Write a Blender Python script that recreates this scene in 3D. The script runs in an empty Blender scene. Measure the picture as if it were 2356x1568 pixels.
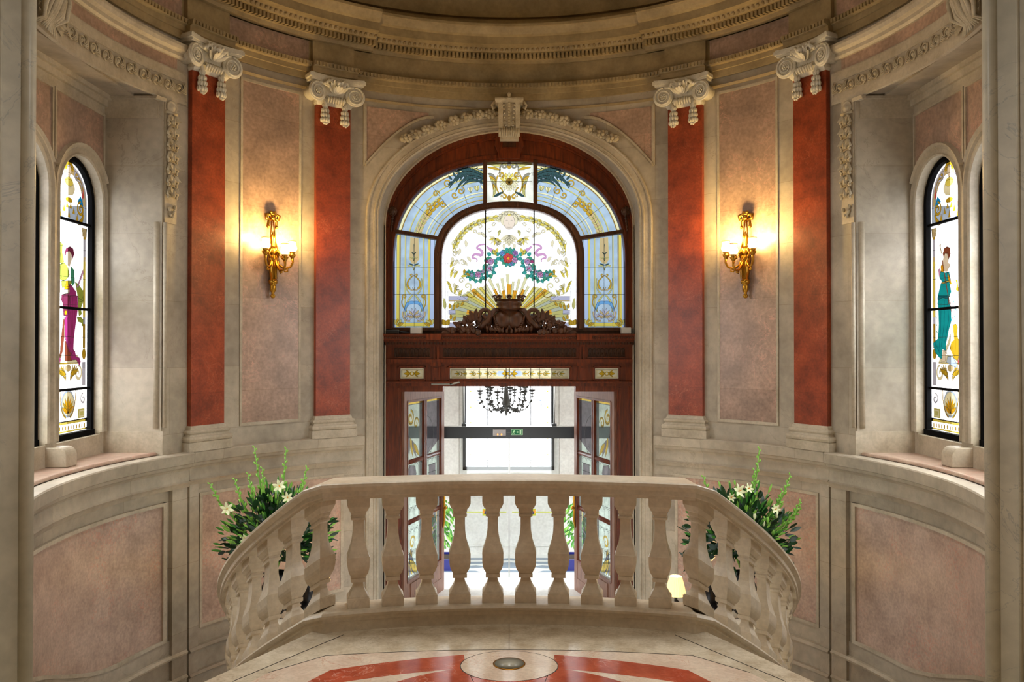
import bpy, math, random
from math import sin, cos, pi, radians as R, degrees, sqrt, atan2, asin
from mathutils import Vector, Matrix
random.seed(7)
sc = bpy.context.scene
COL = sc.collection

# ------------------------------------------------------------ camera, sky, lights
F = 1943.0            # focal length in pixels of the 2356 px wide frame
CX, HY, CZ = 1171.5, 796.0, 3.3
cam = bpy.data.cameras.new('camera'); cam_o = bpy.data.objects.new('camera', cam); COL.objects.link(cam_o)
PITCH = R(0.6)
cam_o.location = (0, 0, CZ); cam_o.rotation_euler = (pi/2 + PITCH, 0, 0)
cam.sensor_width = 36; cam.lens = F/2356*36
cam.shift_x = (1178-CX)/2356
cam.shift_y = (HY-784-F*math.tan(PITCH))/2356
cam.clip_start = .05
sc.camera = cam_o
sc.view_settings.view_transform = 'Standard'; sc.view_settings.look = 'None'
sc.view_settings.gamma = 1; sc.view_settings.exposure = -0.16; sc.view_settings.use_curve_mapping = False
sc.cycles.use_denoising = True
sc.cycles.max_bounces = 10; sc.cycles.diffuse_bounces = 6; sc.cycles.transparent_max_bounces = 24
sc.cycles.sample_clamp_indirect = 4.0
sc.cycles.caustics_reflective = False; sc.cycles.caustics_refractive = False

W = 12.6               # mean brightness seen through the glass
SKY = 26.0            # overcast daylight outside
world = bpy.data.worlds.new('sky'); sc.world = world; world.use_nodes = True
nt = world.node_tree; wn = nt.nodes['Background']
tc = nt.nodes.new('ShaderNodeTexCoord'); sx = nt.nodes.new('ShaderNodeSeparateXYZ'); rp = nt.nodes.new('ShaderNodeValToRGB')
nt.links.new(tc.outputs['Generated'], sx.inputs[0]); nt.links.new(sx.outputs[2], rp.inputs[0])
mr = nt.nodes.new('ShaderNodeMapRange'); mr.inputs[1].default_value = -1; mr.inputs[2].default_value = 1
nt.links.new(sx.outputs[2], mr.inputs[0]); nt.links.new(mr.outputs[0], rp.inputs[0])
el = rp.color_ramp.elements        # pavement below, hazy horizon, bright cloud overhead
el[0].position = 0; el[0].color = (.20, .20, .19, 1); el[1].position = .47; el[1].color = (.32, .33, .33, 1)
for p_, c_ in ((.53, (.62, .65, .68)), (.70, (1.25, 1.3, 1.36)), (1.0, (1.6, 1.66, 1.75))):
    q = el.new(p_); q.color = (*c_, 1)
nt.links.new(rp.outputs[0], wn.inputs[0]); wn.inputs[1].default_value = SKY
world.cycles.sampling_method = 'MANUAL'; world.cycles.sample_map_resolution = 512

def area(name, loc, rot, sx, sy, power, color=(1, 1, 1), portal=False, spread=None):
    l = bpy.data.lights.new(name, 'AREA'); l.shape = 'RECTANGLE'; l.size = sx; l.size_y = sy
    l.energy = power; l.color = color
    if portal: l.cycles.is_portal = True
    if spread: l.spread = spread
    o = bpy.data.objects.new(name, l); COL.objects.link(o); o.location = loc; o.rotation_euler = rot
    return o
def point(name, loc, power, color, size=.05):
    l = bpy.data.lights.new(name, 'POINT'); l.energy = power; l.color = color; l.shadow_soft_size = size
    o = bpy.data.objects.new(name, l); COL.objects.link(o); o.location = loc
    return o
SCONCE = 30
# daylight through the tall niche windows, the lunette and the vestibule
def sky_panel(name, loc, rot, sx, sy, k=1.0):   # portal: guides the daylight through an opening
    area(name, loc, rot, sx, sy, 1, (1, 1, 1), portal=True)
for s in (-1, 1):
    sky_panel('niche_daylight', (s*4.05, 6.41, 3.75), (pi/2, 0, s*pi/2), 2.8, 2.7)
    sky_panel('vestibule_daylight', (s*3.3, 11.75, 1.45), (pi/2, 0, s*pi/2), 1.1, 2.4)
sky_panel('lunette_daylight', (0, 10.75, 4.75), (-pi/2, 0, 0), 3.0, 2.5)
sky_panel('vestibule_window_daylight', (0, 13.75, 2.1), (-pi/2, 0, 0), 1.7, 1.9)
# cool fill lights added behind the viewer to brighten the pillars
for s in (-1, 1): area('hall_window_daylight', (s*3.5, .2, 4.6), (R(90), 0, s*R(62)), 1.2, 2.6, 20, (.96, .96, .94), spread=R(70))
# unseen fill lights added above the frame and behind the camera
area('dome_lamp', (0, 6.2, 8.0), (0, 0, 0), 2.6, 2.6, 12, (1.0, .62, .22))  # added amber glow for the cornice zone
area('dome_oculus', (0, 6.3, 8.22), (0, 0, 0), 1.6, 1.6, 66, (1.0, .97, .93), spread=R(105))      # added for floor and rail tops; its narrow cone spares the upper walls
area('hall_skylight', (0, 2.6, 8.22), (0, 0, 0), 2.0, 1.6, 24, (1.0, .95, .88), spread=R(80))  # added overhead light to brighten the landing floor
area('hall_lamp', (0, -1.6, 5.0), (R(40), 0, 0), 2.4, 1.8, 16, (1.0, .62, .26))  # added warm ambient fill for the landing side

# ------------------------------------------------------------ materials
def lin(c):
    return tuple((x/255/12.92) if x/255 <= .04045 else ((x/255+.055)/1.055)**2.4 for x in c)
MATS = {}
def newmat(name):
    m = bpy.data.materials.new(name); m.use_nodes = True; nt = m.node_tree
    return m, nt, nt.nodes['Principled BSDF']
def N(nt, t, **kw):
    n = nt.nodes.new(t)
    for k, v in kw.items(): setattr(n, k, v)
    return n
def ramp(nt, src, stops):
    r = N(nt, 'ShaderNodeValToRGB'); e = r.color_ramp.elements
    while len(e) < len(stops): e.new(.5)
    for i, (p, c) in enumerate(stops): e[i].position = p; e[i].color = (*c, 1)
    nt.links.new(src, r.inputs[0]); return r.outputs[0]
def mixc(nt, fac, a, b, mode='MIX'):
    m = N(nt, 'ShaderNodeMix', data_type='RGBA', blend_type=mode)
    for s, v in ((m.inputs[0], fac), (m.inputs[6], a), (m.inputs[7], b)):
        if hasattr(v, 'is_output'): nt.links.new(v, s)
        elif isinstance(v, (int, float)): s.default_value = v
        else: s.default_value = (*v, 1)
    return m.outputs[2]
def math_(nt, op, a, b=None):
    m = N(nt, 'ShaderNodeMath', operation=op)
    for s, v in ((m.inputs[0], a), (m.inputs[1], b)):
        if v is None: continue
        if hasattr(v, 'is_output'): nt.links.new(v, s)
        else: s.default_value = v
    return m.outputs[0]
def stone(name, base, dark, vein, scale=3, rough=.45, veinw=.012, veinamt=.5, blocks=None, bump=.0, vscale=None, mott=.5):
    m, nt, b = newmat(name); L = nt.links
    g = N(nt, 'ShaderNodeNewGeometry'); pos = g.outputs['Position']
    n1 = N(nt, 'ShaderNodeTexNoise'); n1.inputs['Scale'].default_value = scale; n1.inputs['Detail'].default_value = 8; n1.inputs['Roughness'].default_value = .62
    L.new(pos, n1.inputs['Vector'])
    c = ramp(nt, n1.outputs[0], [(.32, lin(dark)), (.62, lin(base))])
    n3 = N(nt, 'ShaderNodeTexNoise'); n3.inputs['Scale'].default_value = scale*9; n3.inputs['Detail'].default_value = 4
    L.new(pos, n3.inputs['Vector'])
    k = ramp(nt, n3.outputs[0], [(.32, (.80,)*3), (.65, (1.10,)*3)])
    c = mixc(nt, mott, c, k, 'MULTIPLY')
    # veins: where a warped noise crosses its middle
    n2 = N(nt, 'ShaderNodeTexNoise'); n2.inputs['Scale'].default_value = vscale or scale*.8; n2.inputs['Detail'].default_value = 6
    n2.inputs['Distortion'].default_value = 1.6; n2.inputs['Roughness'].default_value = .6
    L.new(pos, n2.inputs['Vector'])
    a = math_(nt, 'ABSOLUTE', math_(nt, 'SUBTRACT', n2.outputs[0], .5))
    vm = ramp(nt, a, [(0, (veinamt,)*3), (veinw, (0, 0, 0))])
    n4 = N(nt, 'ShaderNodeTexNoise'); n4.inputs['Scale'].default_value = scale*.5; L.new(pos, n4.inputs['Vector'])
    vm = mixc(nt, 1, vm, ramp(nt, n4.outputs[0], [(.45, (0, 0, 0)), (.6, (1, 1, 1))]), 'MULTIPLY')
    c = mixc(nt, vm, c, lin(vein))
    if blocks:
        w, h = blocks
        sp = N(nt, 'ShaderNodeSeparateXYZ'); L.new(pos, sp.inputs[0])
        th = math_(nt, 'ARCTAN2', sp.outputs[0], math_(nt, 'SUBTRACT', sp.outputs[1], 6.55))
        cb = N(nt, 'ShaderNodeCombineXYZ'); L.new(math_(nt, 'MULTIPLY', th, 3.42), cb.inputs[0]); L.new(sp.outputs[2], cb.inputs[1])
        br = N(nt, 'ShaderNodeTexBrick'); L.new(cb.outputs[0], br.inputs['Vector'])
        br.inputs['Color1'].default_value = (1, 1, 1, 1); br.inputs['Color2'].default_value = (.82, .81, .82, 1)
        br.inputs['Mortar'].default_value = (.62, .58, .52, 1); br.inputs['Scale'].default_value = 1
        br.inputs['Mortar Size'].default_value = .0016; br.inputs['Brick Width'].default_value = w; br.inputs['Row Height'].default_value = h
        c = mixc(nt, 1, c, br.outputs[0], 'MULTIPLY')
    L.new(c, b.inputs['Base Color'])
    b.inputs['Roughness'].default_value = rough
    if name.startswith('floor'): b.inputs['Specular IOR Level'].default_value = .32
    if bump:
        bp = N(nt, 'ShaderNodeBump'); bp.inputs['Strength'].default_value = bump; bp.inputs['Distance'].default_value = .01
        L.new(n3.outputs[0], bp.inputs['Height']); L.new(bp.outputs[0], b.inputs['Normal'])
    MATS[name] = m; return m
stone('wall_stone', (194, 183, 162), (158, 148, 130), (124, 106, 86), 1.6, .5, .006, .35, (1.15, .62))
stone('cream_stone', (194, 183, 162), (166, 154, 132), (150, 130, 105), 4, .45, .006, .3)
stone('entablature_stone', (168, 148, 108), (132, 114, 80), (140, 118, 90), 3, .5, .006, .3)  # cream stone made darker and yellower: dim amber light put into its colour
stone('carved_stone', (198, 186, 160), (164, 150, 122), (150, 130, 105), 9, .6, .006, .1, bump=.3)
stone('plaster_white', (226, 222, 208), (205, 198, 180), (160, 150, 130), 9, .55, .006, .1, bump=.25)
stone('pink_marble', (188, 158, 138), (154, 130, 114), (222, 172, 152), 3.4, .30, .016, .8, (1.6, .95), vscale=3.8, mott=1.0)
stone('pink_plain', (194, 168, 150), (164, 138, 122), (204, 124, 100), 4.5, .30, .022, .6, vscale=9, mott=.9)
stone('red_marble', (166, 74, 40), (122, 50, 26), (206, 124, 88), 5, .35, .010, .5, (3, .95), vscale=5, mott=1.0)
stone('pillar_marble', (200, 192, 170), (176, 170, 150), (130, 132, 130), 1.6, .35, .010, .5, vscale=2.2)
stone('baluster_stone', (212, 200, 178), (192, 176, 150), (165, 145, 120), 4, .38, .006, .3)
stone('floor_cream', (214, 202, 178), (180, 164, 138), (140, 122, 100), 7, .17, .012, .5)
stone('floor_white_pink', (224, 206, 184), (205, 180, 158), (190, 120, 90), 6, .17, .014, .5)
stone('floor_red', (186, 88, 60), (150, 60, 38), (232, 180, 158), 7, .17, .018, .55)
stone('vestibule_stone', (225, 222, 216), (208, 203, 196), (190, 184, 176), 3, .5, .006, .3)
stone('sill_pink', (205, 180, 160), (180, 150, 132), (205, 120, 100), 5, .3, .02, .5)

def plain(name, c, rough=.5, metal=0, emit=None, es=1, spec=None, coat=0):
    m, nt, b = newmat(name)
    if spec is not None: b.inputs['Specular IOR Level'].default_value = spec
    b.inputs['Base Color'].default_value = (*lin(c), 1); b.inputs['Roughness'].default_value = rough
    b.inputs['Metallic'].default_value = metal
    if coat: b.inputs['Coat Weight'].default_value = coat
    if emit: b.inputs['Emission Color'].default_value = (*lin(emit), 1); b.inputs['Emission Strength'].default_value = es
    MATS[name] = m; return m
def wood(name, a, d, rough=.35):
    m, nt, b = newmat(name); L = nt.links
    g = N(nt, 'ShaderNodeNewGeometry'); mp = N(nt, 'ShaderNodeMapping'); mp.inputs['Scale'].default_value = (14, 14, 1.6)
    L.new(g.outputs['Position'], mp.inputs[0])
    n = N(nt, 'ShaderNodeTexNoise'); n.inputs['Scale'].default_value = 3; n.inputs['Detail'].default_value = 7; n.inputs['Distortion'].default_value = .6
    L.new(mp.outputs[0], n.inputs['Vector'])
    L.new(ramp(nt, n.outputs[0], [(.3, lin(d)), (.68, lin(a))]), b.inputs['Base Color'])
    b.inputs['Roughness'].default_value = rough
    MATS[name] = m; return m
wood('wood_red', (122, 52, 18), (72, 28, 9))
wood('wood_carved', (88, 50, 24), (50, 26, 11), .45)
wood('wood_door', (150, 108, 88), (106, 68, 50), .45)
plain('bronze_gold', (190, 140, 50), .28, 1)
plain('brass_rim', (150, 105, 40), .4, 1)
plain('black_iron', (22, 22, 24), .4, .6)
plain('window_black', (12, 12, 13), .95, spec=.08)
plain('lead', (34, 32, 28), .6)
plain('pewter', (78, 76, 72), .5, .2)
plain('box_white', (196, 192, 184), .5)
plain('device_black', (30, 28, 28), .4)
plain('bar_black', (16, 20, 24), .3)
plain('sign_green', (8, 110, 62), .5, emit=(8, 120, 70), es=.25)
plain('sign_pale', (200, 232, 190), .5, emit=(200, 240, 200), es=.35)
plain('lamp_plastic', (200, 196, 196), .3)
plain('led_orange', (255, 150, 60), .5, emit=(255, 160, 80), es=2)
plain('planter_blue', (34, 40, 120), .3)
plain('soil', (60, 48, 38), .9)
plain('mosaic_white', (232, 232, 228), .35)
plain('mosaic_blue', (118, 134, 150), .5)
plain('leaf_dark', (26, 66, 30), .3)
plain('leaf_mid', (70, 140, 50), .4)
plain('leaf_lime', (140, 200, 80), .5)
plain('leaf_grey', (66, 84, 78), .45)
plain('lily_white', (226, 234, 190), .5)
plain('flower_orange', (236, 160, 50), .5)
plain('stem_green', (120, 176, 70), .5)
plain('shade_glow', (255, 236, 190), .5, emit=(255, 196, 110), es=9)
plain('fabric_glow', (250, 220, 170), .8, emit=(255, 200, 130), es=1.6)
plain('bulb_glow', (255, 240, 200), .5, emit=(255, 214, 140), es=14)
plain('steel', (190, 190, 188), .3, 1)
plain('grate_metal', (176, 174, 158), .15, 0)
plain('yellow_strip', (214, 222, 60), .5)
plain('candle', (150, 146, 138), .5)
def clear_glass(name):
    m = bpy.data.materials.new(name); m.use_nodes = True; nt = m.node_tree; nt.nodes.clear()
    o = N(nt, 'ShaderNodeOutputMaterial'); t = N(nt, 'ShaderNodeBsdfTransparent'); g = N(nt, 'ShaderNodeBsdfGlossy'); mx = N(nt, 'ShaderNodeMixShader')
    t.inputs[0].default_value = (.95, .97, .97, 1); g.inputs['Roughness'].default_value = .03; mx.inputs[0].default_value = .05
    nt.links.new(t.outputs[0], mx.inputs[1]); nt.links.new(g.outputs[0], mx.inputs[2]); nt.links.new(mx.outputs[0], o.inputs[0])
    MATS[name] = m
clear_glass('clear_glass')
def cglass(name, rgb, w=None, trans=.35):
    """coloured leaded glass: lets daylight of strength w through as the given tone"""
    w = w or W
    m = bpy.data.materials.new(name); m.use_nodes = True; nt = m.node_tree; nt.nodes.clear()
    o = N(nt, 'ShaderNodeOutputMaterial'); t = N(nt, 'ShaderNodeBsdfTransparent'); u = N(nt, 'ShaderNodeBsdfTranslucent'); mx = N(nt, 'ShaderNodeMixShader')
    c = tuple(min(1, v/w) for v in lin(rgb)) if max(rgb) <= 255 else tuple(min(1, (v/255)/w) for v in rgb)
    g = N(nt, 'ShaderNodeNewGeometry'); n = N(nt, 'ShaderNodeTexNoise'); n.inputs['Scale'].default_value = 9; n.inputs['Detail'].default_value = 5
    nt.links.new(g.outputs['Position'], n.inputs['Vector'])
    k = ramp(nt, n.outputs[0], [(.3, tuple(x*.82 for x in c)), (.65, tuple(min(1, x*1.12) for x in c))])
    nt.links.new(k, t.inputs[0]); nt.links.new(k, u.inputs[0]); mx.inputs[0].default_value = trans
    nt.links.new(t.outputs[0], mx.inputs[1]); nt.links.new(u.outputs[0], mx.inputs[2]); nt.links.new(mx.outputs[0], o.inputs[0])
    MATS[name] = m
cglass('g_white', (1700, 1700, 1720)); cglass('g_bright', (520, 520, 530), W*.9); cglass('g_pale', (246, 246, 232), W*1.3); cglass('g_blue', (172, 194, 212), W*1.3); cglass('g_blue2', (150, 176, 205))
cglass('g_sky', (60, 160, 225)); cglass('g_gold', (205, 165, 40)); cglass('g_yellow', (232, 214, 110)); cglass('g_olive', (214, 210, 140))
cglass('g_greyol', (200, 206, 184)); cglass('g_orange', (250, 180, 30)); cglass('g_red', (225, 90, 90)); cglass('g_pink', (230, 180, 225))
cglass('g_mag', (178, 66, 136)); cglass('g_wine', (136, 56, 84)); cglass('g_brown', (150, 80, 60)); cglass('g_teal', (30, 175, 185))
cglass('g_teal2', (20, 120, 135)); cglass('g_green', (90, 175, 140)); cglass('g_lime', (176, 190, 90)); cglass('g_dkgreen', (62, 92, 92))
cglass('g_tan', (214, 196, 150)); cglass('g_skin', (250, 235, 215)); cglass('g_cream', (250, 240, 205)); cglass('g_violet', (180, 150, 210))
cglass('g_line', (70, 64, 48)); cglass('g_amber', (180, 150, 30)); cglass('g_lilac', (206, 208, 226))
cglass('d_pale', (196, 212, 206), 1.1, .15); cglass('d_grey', (124, 122, 128), 1.1, .15); cglass('d_gold', (176, 156, 84), 1.1, .15); cglass('d_yellow', (236, 208, 110), 1.1, .15)

# ------------------------------------------------------------ mesh helpers
def Pc(th, r, z):
    a = R(th); return (r*sin(a), 6.55 + r*cos(a), z)
class Mb:
    def __init__(s, mats): s.v = []; s.f = []; s.mi = []; s.mats = mats if isinstance(mats, (list, tuple)) else [mats]; s.T = None; s.sm = []
    def idx(s, m):
        if m is None: return 0
        if m not in s.mats: s.mats = list(s.mats) + [m]
        return s.mats.index(m)
    def add(s, vs, fs, m=None, smooth=False):
        o = len(s.v); T = s.T
        s.v += [tuple(T @ Vector(p)) if T is not None else tuple(p) for p in vs]
        i = s.idx(m)
        for f in fs: s.f.append([o+k for k in f]); s.mi.append(i); s.sm.append(smooth)
    def box(s, x0, x1, y0, y1, z0, z1, m=None):
        s.add([(x0,y0,z0),(x1,y0,z0),(x1,y1,z0),(x0,y1,z0),(x0,y0,z1),(x1,y0,z1),(x1,y1,z1),(x0,y1,z1)],
              [(0,3,2,1),(4,5,6,7),(0,1,5,4),(1,2,6,5),(2,3,7,6),(3,0,4,7)], m)
    def tube(s, pts, r, n=8, m=None, flat=1.0):
        pts = [Vector(p) for p in pts]; k = len(pts)
        rs = r if isinstance(r, (list, tuple)) else [r]*k
        vs = []; fs = []; up = None
        for i, p in enumerate(pts):
            t = (pts[min(i+1, k-1)] - pts[max(i-1, 0)])
            t = t.normalized() if t.length > 1e-9 else Vector((0, 0, 1))
            if up is None: up = Vector((0, 1, 0)) if abs(t.y) < .8 else Vector((1, 0, 0))
            a = t.cross(up)
            if a.length < 1e-6: a = t.cross(Vector((1, 0, 0)))
            a.normalize(); b = a.cross(t).normalized(); up = b
            for j in range(n):
                q = 2*pi*j/n; vs.append(p + a*cos(q)*rs[i] + b*sin(q)*rs[i]*flat)
        for i in range(k-1):
            for j in range(n):
                fs.append((i*n+j, i*n+(j+1) % n, (i+1)*n+(j+1) % n, (i+1)*n+j))
        fs.append(tuple(range(n))[::-1]); fs.append(tuple((k-1)*n+j for j in range(n)))
        s.add(vs, fs, m, True)
    def ball(s, c, r, m=None, nu=10, nv=7, rot=None):
        r = r if isinstance(r, (list, tuple)) else (r, r, r); vs = []; fs = []
        for i in range(nv+1):
            a = pi*i/nv
            for j in range(nu):
                b = 2*pi*j/nu; p = Vector((r[0]*sin(a)*cos(b), r[1]*sin(a)*sin(b), r[2]*cos(a)))
                if rot is not None: p = rot @ p
                vs.append(p + Vector(c))
        for i in range(nv):
            for j in range(nu): fs.append((i*nu+j, (i+1)*nu+j, (i+1)*nu+(j+1) % nu, i*nu+(j+1) % nu))
        s.add(vs, fs, m, True)
    def lathe(s, prof, c=(0, 0, 0), n=20, m=None, smooth=True, sq=False, axis='z'):
        vs = []; fs = []; k = len(prof)
        for (r, z) in prof:
            for j in range(n):
                a = 2*pi*j/n
                p = (r*cos(a), r*sin(a), z) if axis == 'z' else (r*cos(a), -z, r*sin(a))
                vs.append((c[0]+p[0], c[1]+p[1], c[2]+p[2]))
        for i in range(k-1):
            for j in range(n): fs.append((i*n+j, i*n+(j+1) % n, (i+1)*n+(j+1) % n, (i+1)*n+j))
        if prof[0][0] > 1e-5: fs.append(tuple(range(n))[::-1])
        if prof[-1][0] > 1e-5: fs.append(tuple((k-1)*n+j for j in range(n)))
        s.add(vs, fs, m, smooth)
    def prism(s, poly, f, w0, w1, m=None):
        """poly in (u,v), f(u,v,w) to space"""
        k = len(poly)
        vs = [f(u, v, w0) for u, v in poly] + [f(u, v, w1) for u, v in poly]
        s.add(vs, [tuple(range(k))[::-1], tuple(range(k, 2*k))] + [(i, (i+1) % k, k+(i+1) % k, k+i) for i in range(k)], m)
    def rev(s, th0, th1, prof, n=None, m=None, zoff=None, dth=2.0):
        """closed profile of (r,z) swept round the drum axis"""
        n = n or max(1, int(abs(th1-th0)/dth)+1); k = len(prof); vs = []; fs = []
        for i in range(n+1):
            t = th0+(th1-th0)*i/n; dz = zoff(t) if zoff else 0
            for (r, z) in prof: vs.append(Pc(t, r, z+dz))
        for i in range(n):
            for j in range(k): fs.append((i*k+j, i*k+(j+1) % k, (i+1)*k+(j+1) % k, (i+1)*k+j))
        fs.append(tuple(range(k))[::-1]); fs.append(tuple(n*k+j for j in range(k)))
        s.add(vs, fs, m)
    def patch(s, th0, th1, zlo, zhi, r0, r1, n=None, m=None):
        """curved slab on the drum, zlo / zhi numbers or functions of the angle"""
        n = n or max(1, int(abs(th1-th0)/1.5)+1); vs = []; fs = []
        fl = zlo if callable(zlo) else (lambda t: zlo); fh = zhi if callable(zhi) else (lambda t: zhi)
        for i in range(n+1):
            t = th0+(th1-th0)*i/n; a, b = fl(t), fh(t)
            vs += [Pc(t, r0, a), Pc(t, r0, b), Pc(t, r1, b), Pc(t, r1, a)]
        for i in range(n):
            for j in range(4): fs.append((i*4+j, i*4+(j+1) % 4, (i+1)*4+(j+1) % 4, (i+1)*4+j))
        fs += [(3, 2, 1, 0), (4*n, 4*n+1, 4*n+2, 4*n+3)]
        s.add(vs, fs, m)
    def sweep(s, pts, U, V, prof, m=None, closed=True):
        """profile (u,v) carried along pts with frames U[i], V[i]"""
        k = len(prof); vs = []; fs = []
        for p, a, b in zip(pts, U, V):
            for (u, v) in prof: vs.append(Vector(p)+Vector(a)*u+Vector(b)*v)
        for i in range(len(pts)-1):
            for j in range(k if closed else k-1): fs.append((i*k+j, i*k+(j+1) % k, (i+1)*k+(j+1) % k, (i+1)*k+j))
        fs.append(tuple(range(k))[::-1]); fs.append(tuple((len(pts)-1)*k+j for j in range(k)))
        s.add(vs, fs, m)
    def build(s, name, parent=None, world=False, bevel=0):
        vs = s.v
        if world and parent is not None:
            o = parent; off = Vector((0, 0, 0))
            while o is not None: off += o.location; o = o.parent
            vs = [tuple(Vector(p)-off) for p in vs]
        me = bpy.data.meshes.new(name); me.from_pydata(vs, [], s.f); me.update()
        for m in s.mats: me.materials.append(MATS[m])
        me.polygons.foreach_set('material_index', s.mi); me.polygons.foreach_set('use_smooth', s.sm)
        o = bpy.data.objects.new(name, me); COL.objects.link(o)
        if parent is not None: o.parent = parent
        if bevel:
            b = o.modifiers.new('bevel', 'BEVEL'); b.width = bevel; b.segments = 2; b.limit_method = 'ANGLE'; b.angle_limit = R(40)
        fix_normals(me)
        return o
import bmesh
def fix_normals(me):
    bm = bmesh.new(); bm.from_mesh(me); bmesh.ops.recalc_face_normals(bm, faces=bm.faces); bm.to_mesh(me); bm.free()
def tag(o, label, cat, group=None, kind=None):
    o['label'] = label; o['category'] = cat
    if group: o['group'] = group
    if kind: o['kind'] = kind
    return o
def empty(name, loc, label, cat, group=None, rz=0, kind=None):
    o = bpy.data.objects.new(name, None); COL.objects.link(o); o.location = loc; o.rotation_euler = (0, 0, rz); o.empty_display_size = .1
    return tag(o, label, cat, group, kind)
def clone(o, parent=None):
    c = o.copy(); COL.objects.link(c)
    if parent is not None: c.parent = parent
    for ch in list(o.children): clone(ch, c)
    return c
def unpix_plane_y(x, y, Y):            # photo point on a plane facing the camera
    return ((x-CX)*Y/F, CZ-(y-HY)*Y/F)
def unpix_plane_x(x, y, X):            # photo point on a side plane
    Y = X/((x-CX)/F); return (Y, CZ-(y-HY)*Y/F)
def theta(x, r=3.42):                  # photo column -> angle on the far side of the drum
    t = (x-CX)/F; a = 1+t*t; b = 6.55; c = b*b-r*r
    d = (b+sqrt(b*b-a*c))/a; return degrees(atan2(t*d, d-b))
def depth(x, r=3.42):
    t = (x-CX)/F; a = 1+t*t; b = 6.55; return (b+sqrt(b*b-a*(b*b-r*r)))/a

# ------------------------------------------------------------ floors and stairs
RW = 3.42
ZL, ZD = 1.70, 2.30                     # landing floor, dado ledge
XO, ZS, BO = 1.495, 4.749, 1.139        # door arch: half width, springing, rise
def struct(mb, name, label=None, cat=None, parent=None, **k):
    o = mb.build(name, parent, **k)
    if parent is None:
        o['kind'] = 'structure'
        if label: o['label'] = label; o['category'] = cat or name.split('_')[0]
    return o
f = Mb('vestibule_stone'); n = 64
f.add([(4.3*cos(2*pi*i/n), 6.4+4.3*sin(2*pi*i/n), 0) for i in range(n)] + [(4.3*cos(2*pi*i/n), 6.4+4.3*sin(2*pi*i/n), -.15) for i in range(n)],
      [tuple(range(n)), tuple(range(2*n-1, n-1, -1))] + [(i, n+i, n+(i+1) % n, (i+1) % n) for i in range(n)])
struct(f, 'floor', 'pale stone floor of the lower hall in front of the entrance', 'floor')
# landing
def arc_pts(Rr, cy, x0, x1, n=24):
    return [(x0+(x1-x0)*i/n, cy+sqrt(Rr*Rr-(x0+(x1-x0)*i/n)**2)) for i in range(n+1)]
f = Mb('floor_cream')
front = arc_pts(3.78, 1.30, -1.02, 1.02)
lp = [(-3.6, -3.0), (3.6, -3.0), (3.6, 3.93), (2.2, 3.93)]
for q in (37, 34, 31, 29.6): a = R(q); lp.append((RW*sin(a), 6.55-RW*cos(a)))
a = R(32); lp.append((1.94*sin(a), 6.55-1.94*cos(a)))
lp += front[::-1]
lp.append((-1.94*sin(a), 6.55-1.94*cos(a)))
for q in (29.6, 31, 34, 37): a = R(q); lp.append((-RW*sin(a), 6.55-RW*cos(a)))
lp += [(-2.2, 3.93), (-3.6, 3.93)]
f.prism(lp, lambda u, v, w: (u, v, w), ZL-.22, ZL)
landing = struct(f, 'landing_floor', 'polished marble floor of the upper landing with inlaid bands', 'floor')
# inlay
def fp(x, y):     # photo point on the landing floor
    d = (CZ-ZL)*F/(y-HY); return ((x-CX)*d/F, d)
inl = Mb('floor_cream')
def slab(pts, m, k=1, mir=False):
    for sg in ((1, -1) if mir else (1,)):
        P = [(sg*u, v) for u, v in pts]
        if sg < 0: P = P[::-1]
        inl.prism(P, lambda u, v, w: (u, v, w), ZL-.001, ZL+.0003*k, m)
def curve(a, b, sag, n=10):
    (x0, y0), (x1, y1) = a, b; out = []
    L = sqrt((x1-x0)**2+(y1-y0)**2); nx, ny = -(y1-y0)/L, (x1-x0)/L
    for i in range(n+1):
        t = i/n; k = 4*t*(1-t)*sag; out.append((x0+(x1-x0)*t+nx*k, y0+(y1-y0)*t+ny*k))
    return out
# pale field inside the border line, bowed like the balustrade
outer = curve((-.95, 4.385), (.95, 4.385), .085, 20)
slab(outer + [(1.18, 4.16), (1.62, 3.2), (1.62, 0.5), (-1.62, .5), (-1.62, 3.2), (-1.18, 4.16)], 'floor_white_pink', 1)
# red band
bo = curve((-.885, 4.19), (-.235, 4.40), .018); bi = curve((-.215, 4.215), (-.82, 4.03), -.018)
slab(bo + bi + [(-1.12, 3.4), (-1.30, 3.4)], 'floor_red', 2, True)
# swoosh ring (large circle seen at the frame's edge)
def ring(cx, cy, r0, r1, a0, a1, m, k, n=40):
    P = [(cx+r1*cos(R(a0+(a1-a0)*i/n)), cy+r1*sin(R(a0+(a1-a0)*i/n))) for i in range(n+1)]
    Q = [(cx+r0*cos(R(a1-(a1-a0)*i/n)), cy+r0*sin(R(a1-(a1-a0)*i/n))) for i in range(n+1)]
    for i in range(n): slab([P[i], P[i+1], Q[n-i-1], Q[n-i]], m, k)
ring(0, 3.45, .62, .80, 18, 76, 'floor_red', 3); ring(0, 3.45, .62, .80, 104, 162, 'floor_red', 3)
ring(0, 3.45, .30, .62, 0, 180, 'floor_cream', 3)
ring(0, 3.62, .25, .50, 30, 150, 'floor_red', 4)
n = 32
slab([(.245*cos(2*pi*i/n), 4.25+.20*sin(2*pi*i/n)) for i in range(n)], 'floor_white_pink', 5)
for r0, r1 in ((.243, .247),):
    for i in range(n):
        a, b = 2*pi*i/n, 2*pi*(i+1)/n
        slab([(r0*cos(a), 4.25+r0*.82*sin(a)), (r1*cos(a), 4.25+r1*.82*sin(a)), (r1*cos(b), 4.25+r1*.82*sin(b)), (r0*cos(b), 4.25+r0*.82*sin(b))], 'lead', 6)
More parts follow.
